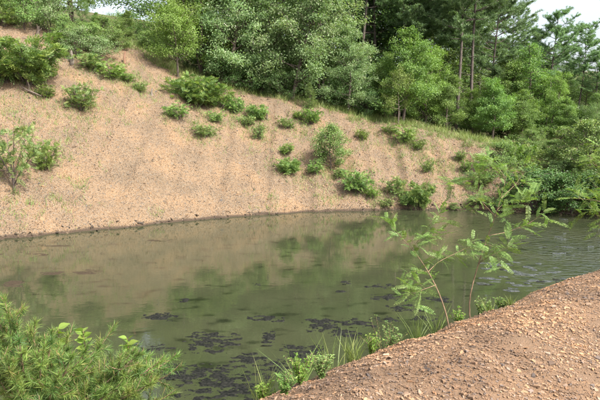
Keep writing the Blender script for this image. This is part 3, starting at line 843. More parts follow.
shrub('bush', 1, 590, 168, 48, 1.1, "green_bush", "bright green bush at the right edge on the far bank")
shrub('bush', 0, 552, 158, 18, 1.3, "green_bush", "low green bush in the clearing below the spire-shaped tree")
shrub('bush', 1, 470, 134, 12, 1.4, "green_bush", "low bush at the foot of the tall bare pine trunks")
shrub('bush', 0, 530, 150, 20, 1.3, "green_bush", "low green bush under the broad green tree by the clearing")
shrub('lush', 1, 560, 178, 18, 1.4, "dark_bush", "low dark bush in the clearing above the overhanging bush")
# upper left hilltop
shrub('palebush', 0, 76, 58, 30, 1.0, "pale_bush", "pale grey-green bush by the two grey stumps, upper left")
shrub('palebush', 1, 100, 62, 26, 1.1, "pale_bush", "pale bush between the grey stumps and the reddish stump")
shrub('locust', 1, 112, 78, 20, 1.4, "feathery_shrub", "low bright shrub in front of the reddish stump")
shrub('locust', 2, 128, 82, 12, 1.4, "feathery_shrub", "low grassy shrub just below the reddish stump")
shrub('bush', 0, 25, 30, 34, 1.0, "green_bush", "rounded bright bush on the hilltop above the big rounded shrub")
shrub('palebush', 0, 50, 34, 36, 0.9, "pale_bush", "pale-tipped tall bush on the hilltop left of the grey stumps")
shrub('bush', 1, 66, 40, 24, 1.0, "green_bush", "green bush just above the two grey stumps")
shrub('bush', 0, 104, 44, 26, 1.2, "green_bush", "green bush on the crest above the reddish stump")
shrub('bush', 1, 150, 50, 18, 1.4, "green_bush", "green bush on the crest behind the shaded strip, left of slim trunk")
shrub('bush', 0, 128, 38, 24, 1.3, "green_bush", "green bush on the crest under the small gap of sky")
shrub('shrub', 3, 4, 26, 26, 1.0, "leafy_shrub", "green shrub on the hilltop at the left edge")
for kd, v, px, py, hp, w, nm, lab in [
    ('bush', 1, 88, 50, 26, 1.2, "green_bush", "bright bush filling the hilltop between the pale bushes"),
    ('bush', 0, 40, 22, 30, 1.2, "green_bush", "bright bush at the top edge behind the dark hilltop stump"),
    ('locust', 1, 60, 48, 20, 1.3, "feathery_shrub", "feathery shrub on the hilltop edge behind the grey stumps"),
    ('locust', 3, 92, 70, 22, 1.4, "feathery_shrub", "feathery shrub in front of the pale bushes, right of the grey stumps"),
    ('bush', 1, 10, 16, 30, 1.2, "green_bush", "bright bush in the top left corner"),
    ('locust', 2, 44, 98, 16, 1.3, "feathery_shrub", "low shrub on the scree right of the fallen dead branch"),
    ('locust', 0, 140, 92, 12, 1.3, "feathery_shrub", "low thin shrub on the scree between the reddish stump and tiny stub"),
    ('bush', 0, 118, 50, 18, 1.3, "green_bush", "green bush just behind the reddish stump"),
    ('locust', 1, 222, 108, 24, 1.1, "feathery_shrub", "bright shrub joining the dark bushy shrub on its right side"),
    ('locust', 2, 216, 122, 14, 1.2, "feathery_shrub", "low pale shrub under the right side of the dark bushy shrub"),
    ('locust', 3, 246, 126, 14, 1.3, "feathery_shrub", "low pale shrub between the two small dark shrubs"),
    ('locust', 0, 340, 178, 12, 1.2, "feathery_shrub", "low shrub at the right foot of the mid-slope tree"),
    ('locust', 1, 372, 198, 14, 1.3, "feathery_shrub", "pale low shrub right beside the dense bright waterline shrub"),
    ('locust', 2, 408, 206, 18, 1.1, "feathery_shrub", "pale shrub touching the left side of the upright waterline shrub"),
    ('locust', 3, 482, 186, 22, 1.1, "feathery_shrub", "pale shrub on the lower scree at its right end"),
    ('locust', 0, 478, 206, 16, 1.3, "feathery_shrub", "pale low shrub at the waterline left of the taller feathery sapling"),
    ('locust', 1, 300, 120, 12, 1.3, "feathery_shrub", "low pale shrub at the foot of the cone-shaped sapling"),
    ('locust', 2, 390, 134, 12, 1.3, "feathery_shrub", "low pale shrub at the crest left of the slim sapling"),
    ('locust', 3, 535, 172, 16, 1.4, "feathery_shrub", "pale low shrub in the sunny clearing of the far bank"),
    ('locust', 0, 575, 176, 18, 1.4, "feathery_shrub", "pale low shrub right of the sunny clearing")]:
    shrub(kd, v, px, py, hp, w, nm, lab)
# understorey under the silver row
for k, (px, lab) in enumerate([(222, "dark low bush under the leftmost silver-leaved tree"), (250, "dark low bush under the tallest silver-leaved tree"),
                               (280, "dark low bush under the middle silver-leaved tree"), (336, "dark low bush between the last two silver-leaved trees"),
                               (368, "dark low bush at the right foot of the silver-leaved row")]):
    p = at(px, 120, 36.8 + 0.4 * (k % 2)); z = float(height(p[0], p[1]))
    put('lush', k % 2, "understorey_bush", lab, "shrub", (p[0], p[1], z - 0.1), 1.7, None, 1.1)
for k, px in enumerate((205, 232, 258, 285, 312, 338, 362, 395, 420)):
    p = at(px, 120, 43 + 1.5 * (k % 3)); z = float(height(p[0], p[1]))
    put('lush', k % 2, "thicket_bush", "dark bush in the thicket deep behind the silver-leaved row", "shrub", (p[0], p[1], z - 0.1), 3.4, "bushes in the thicket behind the silver-leaved row", 1.3)
for k, px in enumerate((385, 437, 447, 480, 512, 540, 575, 605)):
    p = at(px, 130, 41 + 2 * (k % 3)); z = float(height(p[0], p[1]))
    put('lush', k % 2, "understorey_bush", "dark bush low in the shade under the pines", "shrub", (p[0], p[1], z - 0.1), 2.4, "bushes in the shade under the pines", 1.2)

# ---- dead stumps
def stump(px, py, hpx, r, mat, lean, label, group=None):
    p = ground_hit(px, py); h = hpx * p[1] / F
    t = thing("dead_stump", label, "stump", (p[0], p[1], p[2] - 0.05), rnd.uniform(0, 6), 1.0, group)
    m_ = MB(); tt = np.linspace(0, 1, 6)
    k = 9
    pts = np.stack([lean * tt * h, 0.03 * np.sin(tt * 4), tt * (h + 0.05)], -1)
    tube(m_, pts, r * (1.25 - 0.45 * tt), k)
    V = m_.v[0]; V[-k:, 2] += rng.uniform(-0.15, 0.25, k) * h * 0.5
    c = V[-k:].mean(0) - np.array([0, 0, 0.12 * h])
    n0 = len(V); m_.v.append(c[None]); m_.n += 1
    m_.f.append(np.array([[n0 - k + j, n0 - k + (j + 1) % k, n0] for j in range(k)])); m_.t.append(np.full(k, 0.5))
    m_.build("trunk", mat, t)
    b_ = MB(); tube(b_, np.array([[lean * h * 0.6, 0, h * 0.6], [lean * h * 0.6 + 0.14, 0.03, h * 0.78], [lean * h * .6 + 0.2, 0.05, h * 0.98]]), [r * 0.4, r * 0.3, r * 0.1], 5)
    b_.build("broken_branch", mat, t)
    return t
stump(125, 63, 11, 0.065, M_deadred, 0.1, "short reddish broken stump on the slope under the crest")
stump(72, 64, 13, 0.09, M_dead, 0.05, "taller grey weathered stump, right one of the close pair")
stump(68, 60, 9, 0.07, M_dead, -0.1, "shorter grey weathered stump, left one of the close pair")
stump(37, 37, 10, 0.09, M_bark, 0.2, "dark stump on the hilltop edge at the upper left")
stump(267, 119, 6, 0.04, M_bark, 0.0, "thin dark stub standing in the scree right of the small dark shrub")
stump(152, 95, 6, 0.05, M_dead, 0.0, "tiny brown stub in the scree left of the dark bushy shrub")
p = ground_hit(31, 94)
m_ = MB(); tube(m_, np.array([[-0.5, 0.1, 0.35], [-0.15, 0.02, 0.16], [0.2, -0.02, 0.02], [0.55, -0.1, -0.12]]), [0.025, 0.045, 0.05, 0.02], 6)
tube(m_, np.array([[-0.1, 0.02, 0.14], [-0.05, -0.05, 0.4], [-0.1, -0.08, 0.62]]), [0.03, 0.02, 0.008], 5)
o = m_.build("fallen_branch", M_bark); o.location = tuple(p)
tag(o, "dark dead branch lying on the scree under the big rounded shrub", "branch")

# ------------------------------------------------------------------ grass and low herbs (uncountable)
def herb_cover(name, label, X, Y, mat, Lr, W, per, zf=height, leafy=False, spreadr=0.12, up=1.0):
    n = len(X)
    Z = zf(X, Y)
    P = np.repeat(np.stack([X, Y, Z - 0.02], -1), per, 0)
    P[:, :2] += rng.normal(0, spreadr, (len(P), 2))
    P[:, 2] = zf(P[:, 0], P[:, 1]) - 0.02
    D = norm(np.array([0, 0, up]) + rng.normal(0, 0.42, (len(P), 3)))
    tint = np.clip(np.repeat(rng.random(n), per) * 0.6 + 0.4 * rng.random(len(P)), 0, 1)
    m_ = MB()
    L = rng.uniform(*Lr, len(P)) * np.repeat(rng.uniform(0.6, 1.2, n), per)
    if leafy:
        h = rng.random(len(P)) * L
        P = P + D * h[:, None]
        D2 = norm(rng.normal(size=D.shape) * np.array([1, 1, 0.4]))
        leaves(m_, P, D2, norm(np.array([0, 0, 1.0]) + 0.5 * rng.normal(size=D.shape)), W * 2.2, W * 1.2, tint)
    else:
        blades(m_, P, D, L, W, tint, rng.normal(0, 0.15, (len(P), 3)) * np.array([1, 1, 0]))
    o = m_.build(name, mat)
    return tag(o, label, "grass", None, "stuff")

# grass along the crest and on the terrace
n = 5200
X = rng.uniform(-24, 22, n); Y = shore(X) + rng.uniform(3, 19, n)
d_, hc_ = far_parts(X, Y)
rel = d_ - hc_ / SL
k = (rel > -0.5 + 1.2 * (fbm(X * 0.9, Y * 0.9, 81) - 0.5)) & (rel < 5) & (rng.random(n) < np.clip(1.25 - rel / 6, 0, 1))
herb_cover("crest_grass", "tall light green grass along the crest of the slope", X[k], Y[k], M_grass, (0.2, 0.55), 0.02, 14)
# vegetated right-hand end of the slope
n = 2600
X = rng.uniform(10.5, 26, n); Y = shore(X) + rng.uniform(0.2, 9, n)
k = (X > 12.0 + 2.0 * (fbm(X * 0.6, Y * 0.6, 72) - 0.5) + 0.0)
herb_cover("ground_cover", "low green herbs covering the right end of the far bank", X[k], Y[k], M_locust, (0.15, 0.5), 0.06, 16, leafy=True, spreadr=0.2)
# thin herbs on the scree, mostly around shrubs
spots = [(82, 110, 1.0), (105, 75, 1.3), (128, 80, 1.0), (195, 125, 1.3), (235, 118, 1.0), (260, 130, 0.9), (290, 165, 0.9), (330, 175, 0.9), (405, 140, 1.2), (432, 160, 0.9),
         (415, 150, 1.2), (440, 172, 0.7), (462, 165, 0.8), (390, 205, 0.9), (420, 205, 0.8), (15, 205, 0.7), (15, 230, 0.6), (60, 150, 1.0), (20, 110, 1.1), (45, 115, 0.9), (350, 165, 0.8),
         (475, 200, 0.8), (270, 205, 0.6), (330, 205, 0.7), (140, 90, 0.8), (150, 80, 0.7), (310, 135, 0.8), (62, 205, 0.35), (78, 186, 0.2), (155, 214, 0.25), (120, 115, 0.3), (370, 130, 0.9), (445, 140, 0.8)]
XX, YY = [], []
for px, py, r in spots:
    p = ground_hit(px, py); m = int(40 * r * r) + 5
    XX.append(p[0] + rng.normal(0, r * 0.75, m)); YY.append(p[1] + rng.normal(0, r * 0.6, m))
for sx_, sy_, sh_ in SPOTS:
    m = int(14 * sh_) + 5
    XX.append(sx_ + rng.normal(0, 0.6 * sh_ + 0.1, m)); YY.append(sy_ - 0.15 + rng.normal(0, 0.5 * sh_ + 0.1, m))
X = np.concatenate(XX); Y = np.concatenate(YY)
k = (Y - shore(X)) > 0.15
herb_cover("scree_herbs", "sparse pale grass growing between the shale on the slope", X[k], Y[k], M_grass, (0.10, 0.32), 0.016, 9, far_z, spreadr=0.10)

# ------------------------------------------------------------------ floating algae
def algae(px, py, wpx, hpx, mat, name, label, group, cell=0.03, hgt=0.03, thr=0.5, seed=0, fx=6.0, fy=7.0):
    c = on_water(px, py)
    a = on_water(px - wpx / 2, py); b = on_water(px + wpx / 2, py)
    t = on_water(px, py - hpx / 2); u = on_water(px, py + hpx / 2)
    w = b[0] - a[0]; h = t[1] - u[1]
    c = np.array([c[0], (t[1] + u[1]) / 2, 0.0])
    cell = max(cell, w / 80, h / 80)
    xs = np.arange(-w * 0.6, w * 0.6, cell); ys = np.arange(-h * 0.6, h * 0.6, cell)
    X, Y = np.meshgrid(xs, ys)
    r = np.sqrt((X / (w * 0.52)) ** 2 + (Y / (h * 0.52)) ** 2)
    m = (1.0 - r) * 0.8 + 3.4 * (fbm(X * fx + seed * 7.3, Y * fy + seed, seed, 4) - thr)
    fine = fbm(X * 30 + seed, Y * 30, seed + 3, 2) - 0.5
    Z = np.where(m > 0, hgt * np.clip(m * 2.0, 0, 1) + hgt * 2.6 * fine, m * 0.08)
    V = np.stack([X, Y, Z], -1).reshape(-1, 3)
    nx, ny = len(xs), len(ys)
    i = (np.arange(ny - 1)[:, None] * nx + np.arange(nx - 1)[None, :]).reshape(-1)
    f = np.stack([i, i + 1, i + nx + 1, i + nx], -1)
    f = f[(V[f][:, :, 2] > -0.004).any(1)]
    if len(f) < 4: return None
    used, inv = np.unique(f, return_inverse=True)
    m_ = MB(); m_.add(V[used], inv.reshape(-1, 4))
    o = m_.build(name, mat, smooth=True); o.location = tuple(c)
    return tag(o, label, "algae", group)

AG = "dark algae mats floating on the pond"
for k, (px, py, w, h, lab) in enumerate([
    (222, 384, 84, 34, "biggest dark algae mat at the bottom edge beside the bank weeds"),
    (150, 350, 42, 10, "dark algae mat just beyond the tip of the pine sapling"),
    (160, 317, 30, 7, "small dark algae mat above the pine sapling, farthest left of the dark mats"),
    (212, 342, 50, 20, "mid-sized dark algae mat above the biggest one"),
    (268, 338, 12, 14, "small roundish algae clump in the middle of the pond's near side"),
    (266, 319, 32, 5, "thin algae streak above the small roundish clump"),
    (327, 325, 44, 12, "long dark algae mat in the middle of the near water"),
    (302, 354, 38, 16, "algae mat close to the leafy weeds of the near bank"),
    (360, 323, 30, 8, "algae mat beside the right end of the long dark mat"),
    (380, 287, 26, 5, "algae streak farthest out, left of the feathery sapling"),
    (388, 298, 30, 6, "algae streak between the feathery sapling and the farthest streak"),
    (408, 308, 36, 6, "algae streak passing behind the stem of the feathery sapling"),
    (388, 319, 22, 6, "pale-topped algae mat just above the bank's grass tuft"),
    (440, 300, 30, 5, "algae streak between the two stems of the feathery sapling"),
    (185, 372, 46, 14, "dark algae mat between the pine sapling and the biggest mat"),
    (250, 360, 34, 12, "dark algae mat just above the right end of the biggest mat"),
    (128, 362, 34, 8, "dark algae mat partly hidden by the pine sapling's right tip"),
    (276, 366, 30, 12, "dark algae mat touching the tall thin grass of the near bank"),
    (345, 335, 30, 8, "dark algae mat between the long mat and the spiky grass tuft"),
    (425, 318, 26, 5, "dark algae streak just above the bank left of the saplings"),
    (345, 283, 10, 3, "tiny dark algae clump, upper one of two in open water"),
    (341, 291, 9, 3, "tiny dark algae clump, lower one of two in open water"),
    (185, 300, 9, 4, "tiny dark algae clump in the left middle of the pond"),
    (257, 284, 8, 3, "tiny dark algae clump in the very middle of the pond")]):
    algae(px, py, w, h, M_algae, "algae_mat", lab, AG, 0.012, 0.009, 0.545, k + 1, 8.0, 12.0)
BG = "brown weed beds near the left shore"
for k, (px, py, w, h, lab) in enumerate([
    (65, 274, 60, 8, "long brown weed bed in the left half of the pond"), (15, 284, 22, 6, "brown weed bed near the left edge above the pine sapling"),
    (43, 307, 14, 3, "small brown weed patch right above the pine sapling's crown"), (58, 312, 12, 3, "small brown weed patch above the broad-leaved sapling"),
    (20, 254, 50, 5, "brown weed bed along the left shore"), (55, 246, 30, 3, "thin brown weed streak close to the left shore"),
    (160, 240, 30, 2, "thin brown weed streak near the far shore, left half"), (150, 268, 14, 2, "tiny brown weed streak right of the long weed bed")]):
    algae(px, py, w, h, M_brown, "weed_bed", lab, BG, 0.03, 0.006, 0.60, k + 40, 2.0, 4.0)
pl = 0
for k in range(95):
    px = rnd.uniform(478, 606); py = rnd.uniform(217, 292)
    if k % 3 == 0: px = rnd.uniform(482, 560); py = rnd.uniform(262, 290)
    if py < 217 + (560 - px) * 0.25: continue
    w = rnd.uniform(4, 13) * (0.6 + (py - 210) / 110); h = rnd.uniform(0.9, 2.0) * (0.6 + (py - 210) / 90)
    algae(px, py, w, h, M_algae2 if k % 5 else M_algae, "algae_raft", "small grey algae raft on the rippled water at the right end", "algae rafts at the right end of the pond", 0.03, 0.008, 0.56, k + 70, 2.0, 7.0)

# ------------------------------------------------------------------ near plants
def sq(s, q):
    x = E0[0] + s * T[0] + q * NQ[0]; y = E0[1] + s * T[1] + q * NQ[1]
    return np.array([x, y, float(near_z(x, y))])

def col_s(px, q):
    # position along the bank where a photograph column crosses the line q metres beyond the edge
    p = at(px, 330, 1.0); u = p[0] / p[1]
    a = E0 + q * NQ
    return (u * a[1] - a[0]) / (T[0] - u * T[1])

def smooth_line(pts, n=14):
    pts = np.asarray(pts, float); t = np.linspace(0, 1, len(pts)); u = np.linspace(0, 1, n)
    out = np.stack([np.interp(u, t, pts[:, c]) for c in range(3)], -1)
    for _ in range(2):
        out[1:-1] = 0.25 * out[:-2] + 0.5 * out[1:-1] + 0.25 * out[2:]
    return out

# young pine at the lower left
def near_pine():
    g = np.random.default_rng(77)
    bx_, by_ = -2.15, 4.35
    base = np.array([bx_, by_, float(near_z(bx_, by_)) - 0.05])
    t = thing("pine_sapling", "bushy yellow-green pine sapling filling the lower left corner", "tree", tuple(base))
    ends = [(8, 300, 4.35), (-25, 300, 4.6), (38, 318, 4.5), (22, 335, 4.0), (62, 342, 4.75), (88, 346, 4.2), (112, 330, 4.6), (136, 346, 4.75), (180, 350, 4.45), (160, 372, 4.3),
            (172, 388, 4.6), (120, 380, 3.95), (60, 372, 3.9), (20, 380, 3.8), (-10, 350, 3.9), (100, 405, 3.8), (45, 410, 3.7), (75, 325, 4.9), (140, 405, 4.1), (0, 325, 4.75), (95, 368, 4.6), (40, 350, 4.3)]
    for _ in range(34):
        px = g.uniform(-30, 186); e0 = np.interp(px, [-30, 0, 40, 75, 110, 150, 186], [296, 298, 324, 338, 334, 352, 356])
        ends.append((px, e0 - 2 + g.random() ** 1.3 * 75, g.uniform(3.8, 4.9)))
    ends = [(a * 0.92, b + 13, c) for a, b, c in ends]
    top = at(10, 312, 4.4)
    tk = smooth_line([base, base + np.array([0.03, 0, 0.7]), (base + top) / 2 + np.array([0.05, 0, 0.2]), top], 12)
    m_ = MB(); tube(m_, tk, np.linspace(0.028, 0.006, 12), 8); tw = m_
    for v in tw.v: v -= base
    tw.build("trunk", M_twig, t, True)
    for k, (px, py, y) in enumerate(ends):
        e = at(px, py, y)
        hz = min(0.92, 0.15 + 0.6 * max(0, (e[2] - base[2])) / (top[2] - base[2]) * 0.75)
        p0 = tk[int(hz * 11)]
        if k == 0: p0 = tk[-3]
        mid = 0.5 * (p0 + e) + np.array([0, 0, -0.10])
        bl = smooth_line([p0, mid, e], 10)
        wood = MB(); ndl = MB()
        tube(wood, bl - base, np.linspace(0.011, 0.0035, 10), 6)
        SP, SD, SL_ = [], [], []
        dirn = norm(bl[-1] - bl[-4])
        nsh = int(9 + 10 * np.linalg.norm(e - p0))
        for s in range(nsh):
            v = 1.0 if s == 0 else 0.35 + 0.62 * s / nsh
            q0 = np.array([np.interp(v, np.linspace(0, 1, 10), bl[:, c]) for c in range(3)])
            dv = dirn if s == 0 else norm(dirn * 0.65 + g.normal(0, 0.65, 3) + np.array([0, 0, 0.45]))
            ln = g.uniform(0.07, 0.17)
            pts = q0 + dv * ln * np.linspace(0, 1, 4)[:, None] + np.array([0, 0, 0.03]) * (np.linspace(0, 1, 4) ** 2)[:, None]
            tube(wood, pts - base, np.linspace(0.0045, 0.002, 4), 5)
            nn = 105
            tt = g.uniform(0.1, 1.05, nn)
            P = q0 + dv * ln * tt[:, None]
            D = norm(dv * g.uniform(0.5, 1.1, nn)[:, None] + 0.62 * g.normal(size=(nn, 3)) + np.array([0, 0, 0.15]))
            tone = g.uniform(0.15, 0.75)
            tint = np.clip(tone + g.normal(0, 0.14, nn), 0, 0.9); tint[g.random(nn) < 0.03] = 1.0
            blades(ndl, P - base, D, g.uniform(0.05, 0.085, nn), 0.0032, tint, 0.08 * g.normal(size=(nn, 3)))
        b = wood.build("branch", M_twig, t, True)
        ndl.build("needles", M_nearpine, b)
near_pine()

# feathery locust leaves, one mesh per leaf shape
def compound_leaf_mesh(seed, npair, mat, nm="leaf"):
    g = np.random.default_rng(seed); m_ = MB()
    k = npair
    rach = np.stack([np.linspace(0, 1, 6), 0.03 * np.sin(np.linspace(0, 3, 6)), -0.22 * np.linspace(0, 1, 6) ** 2], -1)
    tube(m_, rach, np.linspace(0.010, 0.004, 6), 4, 0.7)
    for j in range(k + 1):
        t = 0.14 + 0.86 * j / k
        P = np.array([t, 0.03 * math.sin(3 * t), -0.22 * t * t])
        dt = norm(np.array([1, 0.0, -0.44 * t])); pr = 0.65 + 0.35 * math.sin(math.pi * min(1, t * 0.95))
        for sg in ((1, -1) if j < k else (0,)):
            d = norm(np.array([0.30, sg * 1.0, -0.12]) + 0.10 * g.normal(size=3)) if sg else dt
            nn = norm(np.array([0.1, 0, 1.0]) + 0.22 * g.normal(size=3))
            s = norm(np.cross(d, nn)); L = 0.17 * pr * g.uniform(0.9, 1.1); W = 0.052 * pr
            u = np.array([0, .25, .6, .9, 1.0]); w = np.array([0.12, .85, 1, .5, 0.0]) * W / 2
            c = P + d * (u * L)[:, None]
            V = np.concatenate([c + s * w[:, None], c[::-1][1:] - s * w[::-1][1:, None]])
            m_.add(V, np.array([list(range(len(V)))]), np.clip(0.5 + 0.25 * g.normal(), 0, 1))
    return m_.mesh(nm, mat)
LEAF = [compound_leaf_mesh(900 + i, [12, 13, 11, 14][i], M_sapling) for i in range(4)]
LEAFY = [compound_leaf_mesh(920 + i, [9, 10, 11][i], M_yellow) for i in range(3)]

def place_leaf(parent, origin, meshes, p, d, L, g, roll=0.35):
    o = link("leaf", meshes[int(g.integers(len(meshes)))], parent, tuple(p - origin), 0, L)
    d = norm(np.asarray(d, float))
    up = norm(np.array([0, 0, 1.0]) + roll * g.normal(size=3))
    yv = norm(np.cross(up, d)); zv = np.cross(d, yv)
    from mathutils import Matrix
    o.rotation_mode = 'QUATERNION'
    o.rotation_quaternion = Matrix(((d[0], yv[0], zv[0]), (d[1], yv[1], zv[1]), (d[2], yv[2], zv[2]))).to_quaternion()

def near_locust(name, label, root_p, stems, meshes, leafL, seed, mat=M_twig, r0=0.014):
    g = np.random.default_rng(seed)
    origin = root_p
    t = thing(name, label, "sapling", tuple(root_p))
    for pts, nleaf, rr, v0 in stems:
        ln = smooth_line(pts, 16)
        m_ = MB(); tube(m_, ln - origin, np.linspace(rr * 0.72, rr * 0.16, 16), 6)
        m_.build("stem", mat, t, True)
        tot = np.linalg.norm(np.diff(ln, axis=0), axis=1).sum()
        nleaf = int(nleaf * 0.9)
        for w_ in range(5):
            v = max(v0, 0.25) + (0.95 - max(v0, 0.25)) * (w_ + g.random()) / 5
            q0 = np.array([np.interp(v, np.linspace(0, 1, 16), ln[:, c]) for c in range(3)])
            i = min(14, int(v * 15)); tan = norm(ln[i + 1] - ln[i])
            dv = norm(tan * 0.6 + g.normal(0, 0.7, 3) + np.array([0, 0, 0.3]))
            tl = g.uniform(0.9, 1.6) * leafL
            tw = q0 + dv * tl * np.linspace(0, 1, 5)[:, None] - np.array([0, 0, 0.25 * tl]) * (np.linspace(0, 1, 5) ** 2)[:, None]
            m_ = MB(); tube(m_, tw - origin, np.linspace(rr * 0.2, rr * 0.1, 5), 5); m_.build("twig", mat, t, True)
            for c_ in range(6):
                u_ = 0.12 + 0.88 * (c_ + 0.5) / 6; pp = q0 + dv * tl * u_ - np.array([0, 0, 0.25 * tl * u_ * u_])
                sd_ = norm(np.cross(dv, np.array([0, 0, 1.0])) * (1 if c_ % 2 else -1) + 0.4 * g.normal(size=3))
                place_leaf(t, origin, meshes, pp, norm(dv * 0.5 + sd_ * 0.9 + np.array([0, 0, 0.1])), leafL * g.uniform(0.75, 1.2), g, 0.45)
        for k in range(nleaf):
            v = v0 + (1 - v0) * (k + g.random() * 0.8) / nleaf
            p = np.array([np.interp(v, np.linspace(0, 1, 16), ln[:, c]) for c in range(3)])
            i = min(14, int(v * 15)); tan = norm(ln[i + 1] - ln[i])
            side = norm(np.cross(tan, np.array([0, 0, 1.0])) * (1 if k % 2 else -1) + 0.5 * g.normal(size=3))
            d = norm(tan * 0.55 + side * 0.85 + np.array([0, 0, 0.25]))
            place_leaf(t, origin, meshes, p, d, leafL * g.uniform(0.65, 1.15), g)
        place_leaf(t, origin, meshes, ln[-1], norm(ln[-1] - ln[-2]), leafL, g)
    return t

rp = sq(col_s(449, 0.5), 0.5)
yb = rp[1]
A = lambda px, py, dy=0.0: at(px, py, yb + dy)
near_locust("feathery_sapling", "slender feathery-leaved sapling leaning left over the near bank", rp, [
    ([rp, A(446, 312), A(436, 285, .05), A(420, 258, .1), A(402, 238, .12), A(392, 226, .12)], 15, 0.011, 0.35),
    ([A(428, 272, .08), A(438, 262, .2), A(458, 252, .3), A(472, 246, .35)], 8, 0.006, 0.2),
    ([A(436, 285, .05), A(422, 290, -.2), A(408, 296, -.3)], 6, 0.005, 0.3),
    ([A(412, 249, .1), A(424, 232, .0), A(432, 222, -.1)], 6, 0.004, 0.2)], LEAF, 0.16, 31)
rp2 = sq(col_s(470, 0.6), 0.6)
yb2 = rp2[1]
A2 = lambda px, py, dy=0.0: at(px, py, yb2 + dy)
near_locust("feathery_sapling", "taller feathery-leaved sapling with a forked top, right one of the two", rp2, [
    ([rp2, A2(468, 300), A2(476, 272, .05), A2(484, 246, .1), A2(494, 220, .1), A2(503, 192, .05), A2(508, 168, 0)], 16, 0.012, 0.35),
    ([A2(487, 236, .1), A2(508, 232, .2), A2(528, 224, .3), A2(543, 214, .35)], 9, 0.006, 0.3),
    ([A2(495, 216, .1), A2(480, 200, .1), A2(462, 186, .05), A2(452, 180, 0)], 10, 0.006, 0.2),
    ([A2(478, 264, .05), A2(490, 256, -.1), A2(512, 246, -.2)], 6, 0.005, 0.35),
    ([A2(501, 198, .05), A2(516, 184, .15), A2(526, 170, .2)], 8, 0.005, 0.2),
    ([A2(484, 203, .1), A2(478, 188, -.1), A2(480, 174, -.15)], 7, 0.004, 0.2),
    ([A2(506, 178, 0), A2(498, 168, -.1), A2(488, 160, -.15)], 5, 0.004, 0.2),
    ([A2(497, 210, .1), A2(512, 204, -.1), A2(524, 200, -.2)], 5, 0.004, 0.2)], LEAF, 0.16, 32)
# locust reaching in from the right edge
yr = 9.0
xr = at(660, 200, yr)[0]
rp3 = np.array([xr, yr, float(near_z(xr, yr))])
A3 = lambda px, py, dy=0.0: at(px + 14, py, yr + dy)
near_locust("yellow_green_sapling", "yellow-green locust sapling reaching in over the water from the right edge", rp3, [
    ([rp3, A3(644, 250), A3(634, 200, .1), A3(622, 150, .1), A3(612, 120, .1)], 14, 0.022, 0.4),
    ([A3(635, 205, .1), A3(610, 182, .2), A3(588, 170, .3), A3(572, 158, .3)], 14, 0.009, 0.15),
    ([A3(638, 225, .0), A3(606, 206, -.1), A3(580, 200, -.2), A3(556, 198, -.2)], 14, 0.009, 0.15),
    ([A3(628, 172, .1), A3(608, 160, -.2), A3(590, 152, -.3)], 10, 0.007, 0.15),
    ([A3(606, 206, -.1), A3(590, 213, .1), A3(576, 210, .2)], 7, 0.006, 0.2),
    ([A3(642, 245, .0), A3(620, 240, .0), A3(598, 236, .0)], 7, 0.006, 0.25),
    ([A3(608, 182, .2), A3(596, 190, .3), A3(578, 186, .4)], 8, 0.006, 0.2)], LEAFY, 0.21, 33)

# grass tufts and weeds on the near bank
def grass_tuft(s, q, h, n, label, mat=M_grass):
    p = sq(s, q)
    t = MB(); g = rng
    P = np.concatenate([g.normal(0, 0.025, (n, 2)), np.full((n, 1), -0.02)], 1)
    D = norm(np.array([0, 0, 1.0]) + 0.3 * g.normal(size=(n, 3)) * np.array([1, 1, 0.2]))
    out = norm(D * np.array([1, 1, 0]))
    blades(t, P, D, g.uniform(0.55, 1.1, n) * h, 0.007, g.random(n) * 0.8, out * 0.18 - np.array([0, 0, 0.08]))
    o = t.build("grass_tuft", mat); o.location = tuple(p)
    return tag(o, label, "grass", "grass tufts on the near bank")
for px, q, h, n, lab in [(353, 0.55, 0.32, 46, "spiky grass tuft in the middle of the near bank's edge"),
                         (300, 0.9, 0.55, 22, "thin tall grass by the leafy weeds of the near bank"),
                         (262, 0.9, 0.45, 26, "tall thin grass tuft nearest the biggest algae mat"),
                         (330, 1.0, 0.55, 20, "sparse tall grass left of the spiky tuft"),
                         (418, 0.8, 0.42, 30, "grass tuft left of the feathery sapling's foot"),
                         (488, 0.4, 0.22, 40, "low grass tuft right of the taller sapling's foot"),
                         (510, 0.4, 0.18, 40, "low grass tuft on the bank edge farthest right"),
                         (437, 0.9, 0.5, 24, "tall grass tuft directly behind the leaning sapling")]:
    grass_tuft(col_s(px, q), q, h, n, lab)

def weed(s, q, h, nst, label, mat, ll, seed, name="leafy_weed"):
    g = np.random.default_rng(seed)
    p = sq(s, q)
    t = thing(name, label, "weed", tuple(p - np.array([0, 0, 0.02])), 0, 1.0, "leafy weeds on the near bank")
    st, lf = MB(), MB()
    for k in range(nst):
        az = k * 2.4; ln = h * g.uniform(0.6, 1.1); r = h * g.uniform(0.1, 0.6)
        tt = np.linspace(0, 1, 6)
        sp = np.stack([math.cos(az) * r * tt ** 1.4, math.sin(az) * r * tt ** 1.4, ln * tt], -1)
        tube(st, sp, np.linspace(0.004, 0.0015, 6), 4)
        n = 44
        v = g.uniform(0.15, 1.05, n)
        P = np.stack([np.interp(v, tt, sp[:, c]) for c in range(3)], -1)
        D = norm(g.normal(size=(n, 3)) * np.array([1, 1, 0.3]) + np.array([0, 0, 0.3]))
        leaves(lf, P, D, norm(np.array([0, 0, 1.0]) + 0.35 * g.normal(size=(n, 3))), g.uniform(0.6, 1.2, n) * ll, ll * 0.42, g.random(n), 0.1)
    st.build("stems", M_twig, t); lf.build("foliage", mat, t)
